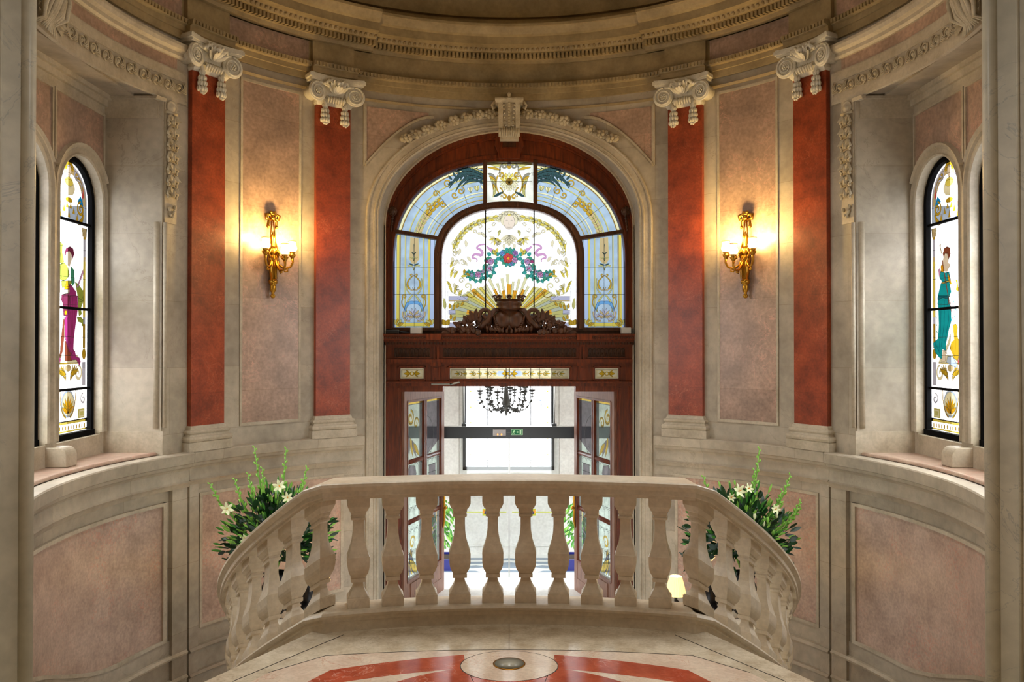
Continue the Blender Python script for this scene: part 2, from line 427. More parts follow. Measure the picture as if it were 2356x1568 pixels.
def fline(a, b, w=.003, k=6):
    (x0, y0), (x1, y1) = a, b; L = sqrt((x1-x0)**2+(y1-y0)**2); nx, ny = -(y1-y0)/L*w/2, (x1-x0)/L*w/2
    slab([(x0+nx, y0+ny), (x1+nx, y1+ny), (x1-nx, y1-ny), (x0-nx, y0-ny)], 'lead', k)
for i in range(20): fline(outer[i], outer[i+1])
fline((0, 4.9), (0, 4.472)); fline((-.92, 4.70), (-1.32, 4.05)); fline((.92, 4.70), (1.32, 4.05))
fline((.19, 4.13), (.15, 3.95)); fline((-.19, 4.13), (-.15, 3.95)); fline((-.95, 4.385), (-1.18, 4.16)); fline((.95, 4.385), (1.18, 4.16))
inl.build('marble_inlay', landing)
g = Mb('brass_rim'); g.lathe([(0, 0), (.082, 0), (.082, .004), (.075, .0045)], (0, 4.27, ZL), 32)
g.lathe([(0, .003), (.074, .0046), (.0, .0047)], (0, 4.27, ZL), 32, 'grate_metal')
tag(g.build('floor_light'), 'round flush metal floor plate in the middle of the marble landing', 'floor plate')
# stairs both sides
SL = 1.28          # fall per radian round the drum
for sg, nm in ((-1, 'left'), (1, 'right')):
    st = Mb('cream_stone'); NS = 10; dphi = 77/NS
    for i in range(NS):
        p0 = 30+i*dphi; p1 = p0+dphi; z = ZL-(i+1)*ZL/NS
        if z < .01: continue
        m = 4; vs = []; fs = []
        for j in range(m+1):
            a = R(p0+(p1-p0)*j/m)
            for r in (1.93, RW):
                for zz in (0.0, z): vs.append((sg*r*sin(a), 6.55-r*cos(a), zz))
        for j in range(m):
            o = j*4; fs += [(o, o+4, o+5, o+1), (o+2, o+3, o+7, o+6), (o+1, o+5, o+7, o+3), (o, o+2, o+6, o+4)]
        fs += [(0, 1, 3, 2), (m*4, m*4+2, m*4+3, m*4+1)]
        st.add(vs, fs)
    struct(st, 'staircase', f'curved marble stair flight going down along the {nm} wall', 'staircase')

# ------------------------------------------------------------ drum wall
def th_of_x(x, r=RW): return degrees(asin(x/r))
TA = th_of_x(XO)
NT0, NT1 = 69.3, 115.9                  # the niche from the door side to the camera side
ZN0, ZN1 = ZD, 5.62
def arch_z(x): return ZS+BO*sqrt(max(0, 1-(x/XO)**2))
ZT = 8.3
w = Mb('wall_stone')
w.patch(-NT0, -TA, 0, ZT, RW, RW+.25); w.patch(TA, NT0, 0, ZT, RW, RW+.25)
nn = 40; vs = []; fs = []
for i in range(nn+1):                   # wall above the door arch, with its deep reveal
    x = -XO*cos(pi*i/nn); th = th_of_x(x); y = Pc(th, RW, 0)[1]; z = arch_z(x)
    vs += [Pc(th, RW, z), Pc(th, RW, ZT), (x, 10.5, ZT), (x, 10.5, z)]
for i in range(nn):
    for j in range(4): fs.append((i*4+j, i*4+(j+1) % 4, (i+1)*4+(j+1) % 4, (i+1)*4+j))
w.add(vs, fs)
for sg in (-1, 1):                      # jamb reveals
    y0 = Pc(TA, RW, 0)[1]
    w.box(min(sg*XO, sg*(XO+.28)), max(sg*XO, sg*(XO+.28)), y0, 10.5, 0, ZS+.02)
wall_front = struct(w, 'wall_front', 'curved stone wall round the arched entrance', 'wall')

def lin_th(x): return theta(x)
# pink marble fields on the front wall
def side_pairs(a, b): return ((-b, -a), (a, b))
def framed(mb, th0, th1, z0, z1, m='pink_marble', fr='cream_stone', t=.75, h=.03, proud=.012, recess=.006):
    mb.patch(th0, th1, z0, z1, RW-recess, RW+.02, m=m)
    for a, b in ((th0-t*.6, th0), (th1, th1+t*.6)): mb.patch(a, b, z0-h, z1+h, RW-proud, RW+.02, m=fr)
    mb.patch(th0, th1, z0-h, z0, RW-proud, RW+.02, m=fr); mb.patch(th0, th1, z1, z1+h, RW-proud, RW+.02, m=fr)
aI0, aI1 = abs(theta(725, 3.36)), abs(theta(808, 3.36)); aI0, aI1 = max(aI0, aI1), min(aI0, aI1)
aO0, aO1 = abs(theta(436, 3.36)), abs(theta(522, 3.36))
aP0, aP1 = abs(theta(556)), abs(theta(686))
pa = Mb('pink_marble')
for s in (-1, 1):
    framed(pa, min(s*aP1, s*aP0), max(s*aP1, s*aP0), 2.52, 6.02)
    # spandrels beside the arch
    x0, x1 = abs(theta(842)), abs(theta(985))
    def lo(t):
        k = (abs(t)-x1)/(x0-x1); return 5.985-(.585)*(max(0, k)**1.55)
    pa.patch(*sorted((s*x0, s*x1)), lo, 6.02, RW-.008, RW+.02, m='pink_marble')
    pa.patch(*sorted((s*(x0+.3), s*(x1-1))), lambda t: lo(t)-.035, lambda t: lo(t)-.004, RW-.03, RW+.02, m='cream_stone')
    pa.patch(*sorted((s*(x0+.6), s*x0)), 5.35, 6.05, RW-.014, RW+.02, m='cream_stone')
    # lower panel B beside the door
    framed(pa, min(s*abs(theta(466)), s*abs(theta(784))), max(s*abs(theta(466)), s*abs(theta(784))), .61, 1.85, m='pink_plain', t=.9)
pa.build('marble_panel', wall_front)

# mouldings
def mould(name, prof, spans, parent, mat='cream_stone', zoff=None):
    mb = Mb(mat)
    for a, b in spans: mb.rev(a, b, prof, m=mat, zoff=zoff)
    return mb.build(name, parent)
E = 124
aR0, aR1 = aO0+1.1, aI1-1.3             # the pilaster zone steps forward
arch_p = lambda d: [(RW+.02, 6.20), (RW-.03-d, 6.20), (RW-.035-d, 6.27), (RW-.045-d, 6.275), (RW-.05-d, 6.325), (RW-.075-d, 6.335), (RW-.09-d, 6.385), (RW+.02, 6.385)]
entab = Mb('entablature_stone')
entab.rev(-E, E, arch_p(0))
for s in (-1, 1):
    for c0, c1 in ((aI1-.9, aI0+.9), (aO1-.9, aO0+.9)):
        entab.rev(*sorted((s*c0, s*c1)), arch_p(.06))
# string course under the architrave
entab.rev(-aO1, -aI0, [(RW+.02, 6.09), (RW-.02, 6.09), (RW-.03, 6.115), (RW+.02, 6.12)]); entab.rev(aI0, aO1, [(RW+.02, 6.09), (RW-.02, 6.09), (RW-.03, 6.115), (RW+.02, 6.12)])
entab.rev(-aI1, aI1, [(RW+.02, 6.085), (RW-.012, 6.085), (RW-.018, 6.11), (RW+.02, 6.115)])
entab.patch(-E, E, 6.38, 6.64, RW-.006, RW+.02)  # frieze covered in the stone whose colour holds the dim golden light
# frieze blocks over the pilasters
for s in (-1, 1):
    for c0, c1 in ((aI1-.5, aI0+.5), (aO1-.5, aO0+.5)):
        entab.patch(*sorted((s*c0, s*c1)), 6.385, 6.67, RW-.05, RW+.02)
def corn(d): return [(RW+.02, 6.63), (RW-.03-d, 6.63), (RW-.04-d, 6.665), (RW-.06-d, 6.67), (RW-.06-d, 6.725), (RW-.14-d, 6.735), (RW-.165-d, 6.775), (RW-.25-d, 6.785),
                     (RW-.255-d, 6.87), (RW-.29-d, 6.885), (RW-.31-d, 6.905), (RW-.345-d, 6.95), (RW-.36-d, 6.955), (RW-.36-d, 6.985), (RW+.02, 6.99)]
entab.rev(-E, E, corn(0))
aS0, aS1 = abs(theta(440, 3.1)), abs(theta(872, 3.1))
for s in (-1, 1): entab.rev(*sorted((s*aS0, s*aS1)), corn(.07))
# attic ring above the cornice
entab.rev(-E, E, [(RW+.02, 7.02), (RW-.05, 7.02), (RW-.05, 7.14), (RW-.02, 7.145), (RW-.02, 7.165), (RW-.06, 7.17), (RW-.06, ZT), (RW+.02, ZT)])
en = struct(entab, 'trim_1', 'circular stone entablature running round the rotunda above the capitals', 'cornice')
for s in (-1, 1):
    for a_, b_ in ((aI0+1.0, aO1-1.0), (aO0+1.0, 100)):
        entab_p = Mb('pink_marble'); entab_p.patch(*sorted((s*a_, s*b_)), 6.395, 6.625, RW-.008, RW+.02); entab_p.build('frieze_panel', en)
# dentils and egg bands, one mesh each
de = Mb('entablature_stone')
t = -96.0
while t < 96:
    d = .07 if aS1 < abs(t+.25) < aS0 else 0
    a = t; de.patch(a, a+.47, 6.672, 6.728, RW-.115-d, RW-.05, n=1)
    t += .82
de.build('dentil_band', en)
eg = Mb('entablature_stone'); t = -96.0
while t < 96:
    d = .07 if aS1 < abs(t) < aS0 else 0
    eg.ball(Pc(t, RW-.158-d, 6.755), (.017, .017, .022), nu=6, nv=4)
    t += 1.05
eg.build('egg_band', en)
eb = Mb('entablature_stone'); t = -100.0
while t < 100:
    d = .06 if any(c1-.9 < abs(t) < c0+.9 for c0, c1 in ((aI0, aI1), (aO0, aO1))) else 0
    eb.patch(t, t+.36, 6.342, 6.378, RW-.098-d, RW-.07, n=1)
    t += .72
eb.build('bead_band', en)

# dado ledge and its mouldings
TD = abs(theta(832))
def dado_prof(d): return [(RW+.02, 1.97), (RW-.03-d, 1.97), (RW-.045-d, 2.0), (RW-.06-d, 2.02), (RW-.035-d, 2.03), (RW-.035-d, 2.13), (RW-.05-d, 2.15), (RW-.075-d, 2.165), (RW-.08-d, 2.19), (RW-.10-d, 2.20), (RW-.11-d, ZD-.01), (RW-.10-d, ZD), (RW+.02, ZD)]
dd = Mb('wall_stone'); GR = abs(theta(428)); 
for s in (-1, 1):
    dd.rev(*sorted((s*TD, s*(GR-.28))), dado_prof(0)); dd.rev(*sorted((s*(GR+.28), s*E)), dado_prof(.03))
    dd.rev(*sorted((s*(GR-.28), s*(GR+.28))), [(RW+.02, 2.2), (RW-.09, 2.2), (RW-.09, ZD), (RW+.02, ZD)])
    # plain dado faces either side of the groove, from the skirting up
    dd.patch(*sorted((s*(GR+.3), s*(GR+3.4))), 0, 1.98, RW-.045, RW+.02)
    dd.patch(*sorted((s*(GR-.3), s*(abs(theta(466))+1.2))), 0, 1.98, RW-.035, RW+.02)
    for z0, h in ((.385, .04), (.15, .035)):
        dd.rev(*sorted((s*(abs(theta(836))), s*(GR-.3))), [(RW+.02, z0), (RW-.05, z0), (RW-.06, z0+h*.4), (RW-.04, z0+h), (RW+.02, z0+h)])
da = struct(dd, 'trim_2', 'stone dado ledge with stepped mouldings along both curved walls', 'dado')

# ------------------------------------------------------------ side walls with the window niches
XB, YN0, YN1 = 3.72, 5.06, 7.76
XF = sqrt(RW**2-(YN1-6.55)**2)
def s_low(t):       # the S shaped lower edge of the big lower panel: it follows the stairs
    a = abs(t); k = (a-78)/(106-78); k = min(1, max(0, k)); k = k*k*(3-2*k)
    return .57+.42*k
yw = (7.32, 6.41, 5.50); HWN = .37; ZSP, ZWB = 4.58, 2.50
for s, nm in ((-1, 'left'), (1, 'right')):
    w = Mb('wall_stone')
    w.patch(*sorted((s*NT0, s*NT1)), 0, ZD, RW, RW+.3)
    w.patch(*sorted((s*NT0, s*NT1)), ZN1, ZT, RW, RW+.3)
    w.patch(*sorted((s*NT1, s*139)), 0, ZT, RW, RW+.25)
    # reveals, soffit
    X0, X1 = sorted((s*(XF-.004), s*(XB+.34)))
    w.box(X0, X1, YN1, YN1+.2, ZD-.1, ZN1+.1); w.box(X0, X1, YN0-.2, YN0, ZD-.1, ZN1+.1)
    X0, X1 = sorted((s*3.45, s*(XB+.3)))
    w.box(X0, X1, YN0, YN1, ZN1-.02, ZN1+.1)
    wl = struct(w, 'wall_'+nm, f'curved stone wall on the {nm} with the deep window niche', 'wall')
    # the wall holding the windows
    b = Mb('cream_stone'); T0, T1 = s*XB, s*(XB+.115)
    def colm(y0, y1, z0a, z0b, z1a, z1b):
        xa, xb = T0, T1
        b.add([(xa, y0, z0a), (xa, y1, z0b), (xa, y1, z1b), (xa, y0, z1a), (xb, y0, z0a), (xb, y1, z0b), (xb, y1, z1b), (xb, y0, z1a)],
              [(0, 1, 2, 3), (7, 6, 5, 4), (0, 4, 5, 1), (3, 2, 6, 7), (0, 3, 7, 4), (1, 5, 6, 2)])
    edges = [YN0] + [e for c in sorted(yw) for e in (c-HWN, c+HWN)] + [YN1]
    for i in range(0, len(edges), 2): colm(edges[i], edges[i+1], ZD-.05, ZD-.05, ZN1, ZN1)
    for c in yw:
        colm(c-HWN, c+HWN, ZD-.05, ZD-.05, ZWB, ZWB); q = 14
        for i in range(q):
            u0, u1 = -cos(pi*i/q)*HWN, -cos(pi*(i+1)/q)*HWN
            colm(c+u0, c+u1, ZSP+sqrt(max(0, HWN**2-u0**2)), ZSP+sqrt(max(0, HWN**2-u1**2)), ZN1, ZN1)
    bw = b.build('window_wall', wl)
    # arch mouldings, pink tympana, strips
    tr = Mb('cream_stone')
    for c in yw:
        pts = [(s*XB, c-HWN, ZWB+.02)] + [(s*XB, c-HWN*cos(pi*i/20), ZSP+HWN*sin(pi*i/20)) for i in range(21)] + [(s*XB, c+HWN, ZWB+.02)]
        U = [(0, -1, 0)] + [(0, -cos(pi*i/20), sin(pi*i/20)) for i in range(21)] + [(0, 1, 0)]
        V = [(-s, 0, 0)]*len(pts)
        tr.sweep(pts, U, V, [(-.004, -.02), (-.004, .018), (.012, .028), (.022, .012), (.055, .012), (.07, .03), (.085, .03), (.085, -.02)])
        # outer hood over the arch
        pts = [(s*XB, c-.455*cos(pi*i/20), ZSP+.455*sin(pi*i/20)) for i in range(3, 18)]
        tr.sweep(pts, [(0, -cos(pi*i/20), sin(pi*i/20)) for i in range(3, 18)], [(-s, 0, 0)]*15, [(0, -.02), (0, .03), (.02, .045), (.03, .0)])
    tr.build('arch_moulding', wl)
    tp = Mb('pink_marble')
    def fx(u, v, wv): return (s*(XB-wv), u, v)
    for i, c in enumerate(yw):
        y0, y1 = c-.43, c+.42
        if i == 0: y1 = YN1-.06
        q = 16; top = 5.40; poly = []
        for k in range(q+1):
            u = y0+(y1-y0)*k/q; dz = sqrt(max(0, .48**2-(u-c)**2)); poly.append((u, max(ZSP+.20, ZSP+dz)))
        tp.prism(poly+[(y1, top), (y0, top)], fx, -.01, .006)
        for (a0, a1, b0, b1) in ((y0-.02, y1+.02, top, top+.02), (y0-.02, y0, ZSP+.25, top), (y1, y1+.02, ZSP+.25, top)):
            tp.prism([(a0, b0), (a1, b0), (a1, b1), (a0, b1)], fx, -.01, .02, 'cream_stone')
    tp.prism([(YN0, 5.50), (YN1, 5.50), (YN1, 5.60), (YN0, 5.60)], fx, -.01, .03, 'cream_stone')
    tp.prism([(YN0, 5.56), (YN1, 5.56), (YN1, 5.60), (YN0, 5.60)], fx, -.01, .06, 'cream_stone')
    for y in (6.865, 5.955):             # sunk strip on each mullion
        for a0, a1 in ((y-.058, y-.050), (y+.050, y+.058)):
            tp.prism([(a0, 2.62), (a1, 2.62), (a1, 4.9), (a0, 4.9)], fx, -.01, .014, 'cream_stone')
    tp.build('marble_panel', wl)
    # reveal details: upper block, vertical roll, sill
    rv = Mb('cream_stone')
    X0, X1 = sorted((s*(XF+.03), s*XB))
    rv.box(X0, X1, YN1-.012, YN1+.01, 5.40, 5.585); rv.box(X0, X1, YN1-.028, YN1+.01, 5.575, 5.60)
    rv.box(*sorted((s*(XF-.02), s*XB)), YN1-.006, YN1+.01, 2.30, 2.52)
    xr = s*(XF+.045)
    rv.tube([(xr, YN1, 2.55), (xr, YN1, 4.44)], .026, 10)
    rv.tube([(s*(XF-.03), YN1+.012, 2.55), (s*(XF-.03), YN1+.012, 4.44)], .02, 8)
    rv.build('reveal_moulding', wl)
    sl = Mb('sill_pink')
    sl.box(*sorted((s*(XB+.02), s*3.45)), YN0, YN1, ZD-.02, ZD+.025); sl.patch(*sorted((s*(NT0+.3), s*(NT1-.3))), ZD-.02, ZD+.0245, RW+.03, RW+.28)
    pts = [(s*3.34, YN0+.3, ZD), (s*3.50, YN0+.02, ZD)]
    yy = [YN1-.03-(YN1-YN0-.06)*i/24 for i in range(25)]
    sl.tube([(s*(sqrt(RW**2-(y-6.55)**2)+.03), y, ZD+.012) for y in yy], .022, 8, 'sill_pink')
    sl.build('window_sill', wl)
    # carved lintel
    lt = Mb('cream_stone')
    TL = abs(theta(425)); TM = abs(theta(417))
    def lint(r0, z0, z1): lt.patch(*sorted((s*TL, s*(NT1+2))), z0, z1, r0, RW+.02)
    lint(RW-.014, ZN1-.03, ZN1+.045); lint(RW-.012, ZN1+.045, 5.80); lint(RW-.018, 5.80, 5.885); lint(RW-.008, 5.885, 5.90)
    lt.patch(*sorted((s*(TM+1.2), s*NT1)), 5.90, 6.01, RW-.006, RW+.02, m='pink_marble')
    lt.patch(*sorted((s*TL, s*(TL+.35))), ZN1, 5.83, RW-.018, RW+.02)
    lt.rev(*sorted((s*TM, s*NT1)), [(RW+.02, 6.0), (RW-.03, 6.0), (RW-.05, 6.02), (RW-.055, 6.05), (RW-.09, 6.07), (RW-.105, 6.10), (RW-.105, 6.125), (RW-.03, 6.135), (RW+.02, 6.14)])
    # string of corner bead over the reveal edge
    lt.rev(*sorted((s*(NT0-.5), s*(NT0+1.6))), [(RW+.02, 5.555), (RW-.02, 5.555), (RW-.03, 5.585), (RW+.02, 5.59)])
    lt.build('lintel', wl)
    gl = Mb('carved_stone')       # running eyes and leaves
    for ex in (411, 384.5, 357, 328, 298.5, 269.5, 240.5, 212, 185, 160, 140):
        t = abs(theta(ex, RW-.02)); c = Pc(s*t, RW-.02, 5.735)
        M = Matrix.Translation(c) @ Matrix.Rotation(R(-s*t), 4, 'Z')
        gl.T = M
        gl.ball((s*.012, 0, -.004), (.020, .018, .020), nu=12, nv=8); gl.tube([(s*.012+.032*cos(R(a)), -.008, -.004+.032*sin(R(a))) for a in range(-60, 221, 20)] if s > 0 else [(-.012-.032*cos(R(a)), -.008, -.004+.032*sin(R(a))) for a in range(-60, 221, 20)], .006, 6)
        for k in range(4):
            gl.tube([(-s*(.030+.011*k), 0, .050), (-s*(.046+.009*k), -.014, .020-.006*k), (-s*(.034+.010*k), -.014, -.012-.012*k), (-s*(.004+.006*k), -.008, -.040-.003*k)], [.003, .006, .006, .002], 6)
        gl.tube([(-s*.02, 0, -.045), (s*.02, -.008, -.055), (s*.055, -.008, -.03), (s*.05, -.004, .02)], [.003, .007, .007, .003], 6)
        gl.T = None
    gl.build('carved_frieze', wl)
    # lower big panel A with its S shaped foot
    pl = Mb('pink_plain'); A0, A1 = abs(theta(373)), 118
    pl.patch(*sorted((s*A0, s*A1)), lambda t: s_low(t)+.03, 1.83, RW-.008, RW+.02, n=30)
    for a, b, lo_, hi_ in ((A0-.75, A0, lambda t: s_low(t)-.0, lambda t: 1.86), (A0-.75, A1, s_low, lambda t: s_low(t)+.03), (A0-.75, A1, lambda t: 1.83, lambda t: 1.86)):
        pl.patch(*sorted((s*a, s*b)), lo_, hi_, RW-.026, RW+.02, n=24, m='cream_stone')
    pl.patch(*sorted((s*(A0-3.0), s*A1)), lambda t: 0, lambda t: s_low(t)-.0, RW-.016, RW+.02, n=30, m='wall_stone')
    for dz in (-.17, -.40):
        pl.rev(*sorted((s*(GR+.3), s*A1)), [(RW+.02, dz), (RW-.055, dz), (RW-.065, dz+.02), (RW-.045, dz+.04), (RW+.02, dz+.04)], zoff=s_low, n=30, m='cream_stone')
    pl.build('lower_panel', wl)

# ------------------------------------------------------------ ceiling and the room behind the camera
c = Mb('cream_stone'); n = 48
c.add([(3.7*cos(2*pi*i/n), 6.55+3.7*sin(2*pi*i/n), ZT) for i in range(n)] + [(3.7*cos(2*pi*i/n), 6.55+3.7*sin(2*pi*i/n), ZT+.2) for i in range(n)],
      [tuple(range(n)), tuple(range(2*n-1, n-1, -1))] + [(i, n+i, n+(i+1) % n, (i+1) % n) for i in range(n)])
struct(c, 'ceiling', 'pale ceiling over the rotunda', 'ceiling')
h = Mb('cream_stone')
h.box(-3.7, -3.6, -3, 4.6, ZL-.2, ZT+.2); struct(h, 'wall_hall_left', 'upper hall wall on the left', 'wall')
h = Mb('cream_stone'); h.box(3.6, 3.7, -3, 4.6, ZL-.2, ZT+.2); struct(h, 'wall_hall_right', 'upper hall wall on the right', 'wall')
h = Mb('cream_stone'); h.box(-3.7, 3.7, -3.1, -3, ZL-.2, ZT+.2); struct(h, 'wall_back', 'upper hall wall behind the viewer', 'wall')
h = Mb('cream_stone'); h.box(-3.7, 3.7, -3.1, 4.0, ZT, ZT+.2); struct(h, 'ceiling_hall', 'ceiling of the upper hall', 'ceiling')
for s, nm in ((-1, 'left'), (1, 'right')):
    p = Mb('pillar_marble')
    p.prism([(s*2.255, 3.885), (s*3.62, 2.75), (s*3.62, 4.3), (s*2.9, 4.45), (s*2.55, 4.25), (s*2.225, 3.95)], lambda u, v, w: (u, v, w), ZL-.3, ZT)
    pl = struct(p, 'pillar', f'tall grey veined marble pillar edge on the far {nm}', 'pillar')
    q = Mb('pillar_marble'); q.tube([(s*2.238, 3.915, ZL), (s*2.238, 3.915, ZT)], .034, 14); q.tube([(s*2.315, 3.832, ZL), (s*2.315, 3.832, ZT)], .008, 8)
    q.build('corner_roll', pl)

# ------------------------------------------------------------ leaded glass drawing kit
def oglass(name, rgb, w):
    m = bpy.data.materials.new(name); m.use_nodes = True; nt = m.node_tree; nt.nodes.clear()
    o = N(nt, 'ShaderNodeOutputMaterial'); t = N(nt, 'ShaderNodeBsdfTransparent')
    c = tuple(min(1, max(.002, a/w)) for a in lin(rgb)); t.inputs[0].default_value = (*c, 1)
    nt.links.new(t.outputs[0], o.inputs[0]); MATS[name] = m
PAL = dict(gold=(205, 165, 40), yellow=(236, 216, 100), pale=(246, 240, 190), olive=(212, 206, 130), greyol=(196, 202, 180), orange=(250, 178, 20), red=(226, 84, 84),
           pink=(226, 170, 215), rose=(214, 96, 160), mag=(180, 60, 134), wine=(130, 52, 82), brown=(150, 80, 56), teal=(20, 176, 190), teal2=(10, 120, 140), green=(80, 165, 130),
           lime=(172, 186, 80), dkgreen=(56, 84, 86), tan=(214, 190, 140), skin=(250, 232, 212), cream=(246, 236, 200), violet=(176, 146, 210), blue=(120, 180, 235),
           sky=(30, 150, 225), ltblue=(196, 214, 246), lilac=(200, 200, 224), amber=(176, 136, 30), grey=(150, 146, 130), turq=(70, 170, 160), ink=(60, 54, 40))
for k, v in PAL.items():
    oglass('o_'+k, v, W*.5); oglass('l_'+k, v, W*1.5); oglass('p_'+k, tuple(x*.95 for x in v), W*1.35); cglass('v_'+k, v, 1.25, .8)
from mathutils.geometry import delaunay_2d_cdt
def inpoly(x, y, pts):
    c = False; j = len(pts)-1
    for i in range(len(pts)):
        if (pts[i][1] > y) != (pts[j][1] > y) and x < (pts[j][0]-pts[i][0])*(y-pts[i][1])/(pts[j][1]-pts[i][1])+pts[i][0]: c = not c
        j = i
    return c
class Art:
    def __init__(s, base, f, pre='o_', mir=None, sc=1.0):
        s.P = []; s.Ln = []; s.f = f; s.pre = pre; s.mir = mir; s.base = base
    def mt(s, m): return m if m in MATS else ('lead' if s.pre == 'd_' else s.pre+m)
    def poly(s, pts, m, k=1, mir=None):
        for g in ((0, 1) if (s.mir is not None and mir is not False) else (0,)):
            s.P.append(([(2*s.mir-u, v) for u, v in pts] if g else list(pts), s.mt(m), k))
    def strip(s, A, B, m, k=1, mir=None):
        s.poly(list(A)+list(B)[::-1], m, k, mir)
    def offs(s, pts, w):
        out = []; n = len(pts)
        for i, (x, y) in enumerate(pts):
            x0, y0 = pts[max(i-1, 0)]; x1, y1 = pts[min(i+1, n-1)]
            L = sqrt((x1-x0)**2+(y1-y0)**2) or 1; ww = w[i] if isinstance(w, list) else w
            out.append((x-(y1-y0)/L*ww, y+(x1-x0)/L*ww))
        return out
    def line(s, pts, w=.9, m='lead', k=6, mir=None):
        if m not in ('lead', 'ink'): return s.strip(s.offs(pts, w/2), s.offs(pts, -w/2), m, k, mir)
        for g in ((0, 1) if (s.mir is not None and mir is not False) else (0,)):
            q = [(2*s.mir-u, v) for u, v in pts] if g else pts
            A, B = s.offs(q, w/2), s.offs(q, -w/2)
            for i in range(len(q)-1): s.Ln.append(([A[i], A[i+1], B[i+1], B[i]], k))
    def ribbon(s, pts, w0, w1, m, k=2, out=.5, mid=None, mir=None):
        n = len(pts); ws = []
        for i in range(n):
            t = i/(n-1); ws.append((w0+(w1-w0)*t)/2 if mid is None else ((w0+(mid-w0)*t*2)/2 if t < .5 else (mid+(w1-mid)*(t-.5)*2)/2))
        A, B = s.offs(pts, ws), s.offs(pts, [-w for w in ws]); s.strip(A, B, m, k, mir)
        if out: s.line(A, out, 'ink' if s.pre != 'v_' else 'lead', k+2, mir); s.line(B, out, 'ink' if s.pre != 'v_' else 'lead', k+2, mir)
    def disc(s, x, y, r, m, k=2, out=.5, ry=None, n=14, mir=None):
        ry = ry or r; P = [(x+r*cos(2*pi*i/n), y+ry*sin(2*pi*i/n)) for i in range(n)]; s.poly(P, m, k, mir)
        if out: s.line(P+[P[0]], out, 'ink', k+2, mir)
    def spiral(s, x, y, r, a0, turns, m, w=2.2, k=2, ccw=1, tail=None, out=.45, mir=None):
        n = int(18*turns)+4; P = []
        for i in range(n):
            t = i/(n-1); rr = r*(1-t*.86); a = R(a0)+ccw*2*pi*turns*t; P.append((x+rr*cos(a), y+rr*sin(a)))
        if tail: P = tail+P
        s.ribbon(P, w*.6, w*.5, m, k, out, mid=w, mir=mir)
    def leaf(s, x, y, ang, L, w, m, k=3, out=.45, curl=0, mir=None):
        n = 9; P = []; a = R(ang); c = (x, y)
        pts = [(x, y)]
        for i in range(n-1):
            a += R(curl)/(n-1); pts.append((pts[-1][0]+cos(a)*L/(n-1), pts[-1][1]+sin(a)*L/(n-1)))
        ws = [w/2*sin(pi*(i/(n-1))**.8)+.012*w for i in range(n)]
        A, B = s.offs(pts, ws), s.offs(pts, [-q for q in ws]); s.strip(A, B, m, k, mir)
        if out: s.line(A, out, 'ink', k+2, mir); s.line(B, out, 'ink', k+2, mir)
    def flower(s, x, y, r, m, c='yellow', k=4, mir=None):
        for i in range(6):
            a = 2*pi*i/6+.3; s.disc(x+cos(a)*r*.55, y+sin(a)*r*.55, r*.48, m, k, .45, n=9, mir=mir)
        s.disc(x, y, r*.28, c, k+3, .3, n=8, mir=mir)
    def build(s, name, parent, clip=True):
        vs = []; fs = []; info = []
        for pts, m, k in s.P:
            q = [pts[0]]
            for p in pts[1:]:
                if abs(p[0]-q[-1][0])+abs(p[1]-q[-1][1]) > 1e-4: q.append(p)
            if abs(q[0][0]-q[-1][0])+abs(q[0][1]-q[-1][1]) < 1e-4: q = q[:-1]
            if len(q) < 3: continue
            fs.append(list(range(len(vs), len(vs)+len(q)))); vs += [Vector(p) for p in q]; info.append((k, m))
        V, E_, Fc, ov, oe, of = delaunay_2d_cdt(vs, [], fs, 1, 1e-5 if s.pre == 'd_' or abs(vs[0].x) < 50 else 1e-3)
        mb = Mb(s.base); P3 = [s.f(p.x, p.y, 0) for p in V]; groups = {}
        allp = sorted([(k, i, min(p[0] for p in pts), max(p[0] for p in pts), min(p[1] for p in pts), max(p[1] for p in pts), pts, s_m) for i, (pts, s_m, k) in enumerate(s.P)], key=lambda q: (-q[0], -q[1]))
        base = allp[-1]
        for t in Fc:
            x = sum(V[i].x for i in t)/3; y = sum(V[i].y for i in t)/3; hit = None
            if not inpoly(x, y, s.P[0][0]): continue
            for q in allp:
                if q[2] <= x <= q[3] and q[4] <= y <= q[5] and inpoly(x, y, q[6]): hit = q[7]; break
            if hit: groups.setdefault(hit, []).append(tuple(t))
        mb.v = [tuple(p) for p in P3]
        for m, tl in groups.items():
            i = mb.idx(m)
            for t in tl: mb.f.append(list(t)); mb.mi.append(i); mb.sm.append(False)
        # lead lines lie on the glass, hidden where a later piece covers them
        bb = [(min(p[0] for p in pts), max(p[0] for p in pts), min(p[1] for p in pts), max(p[1] for p in pts), pts, k) for pts, m, k in s.P if k > 1]
        def hid(x, y, k):
            for x0, x1, y0, y1, pts, kk in bb:
                if kk > k and x0 < x < x1 and y0 < y < y1 and inpoly(x, y, pts): return True
            return False
        for q, k in s.Ln:
            if k < 8 and hid(sum(p[0] for p in q)/4, sum(p[1] for p in q)/4, k): continue
            mb.add([s.f(u, v, -.002) for u, v in q], [(0, 1, 2, 3)], 'lead')
        return mb.build(name, parent, world=getattr(s, 'world', True))
def bez(p0, p1, p2, n=12):
    return [((1-t)**2*p0[0]+2*t*(1-t)*p1[0]+t*t*p2[0], (1-t)**2*p0[1]+2*t*(1-t)*p1[1]+t*t*p2[1]) for t in [i/n for i in range(n+1)]]

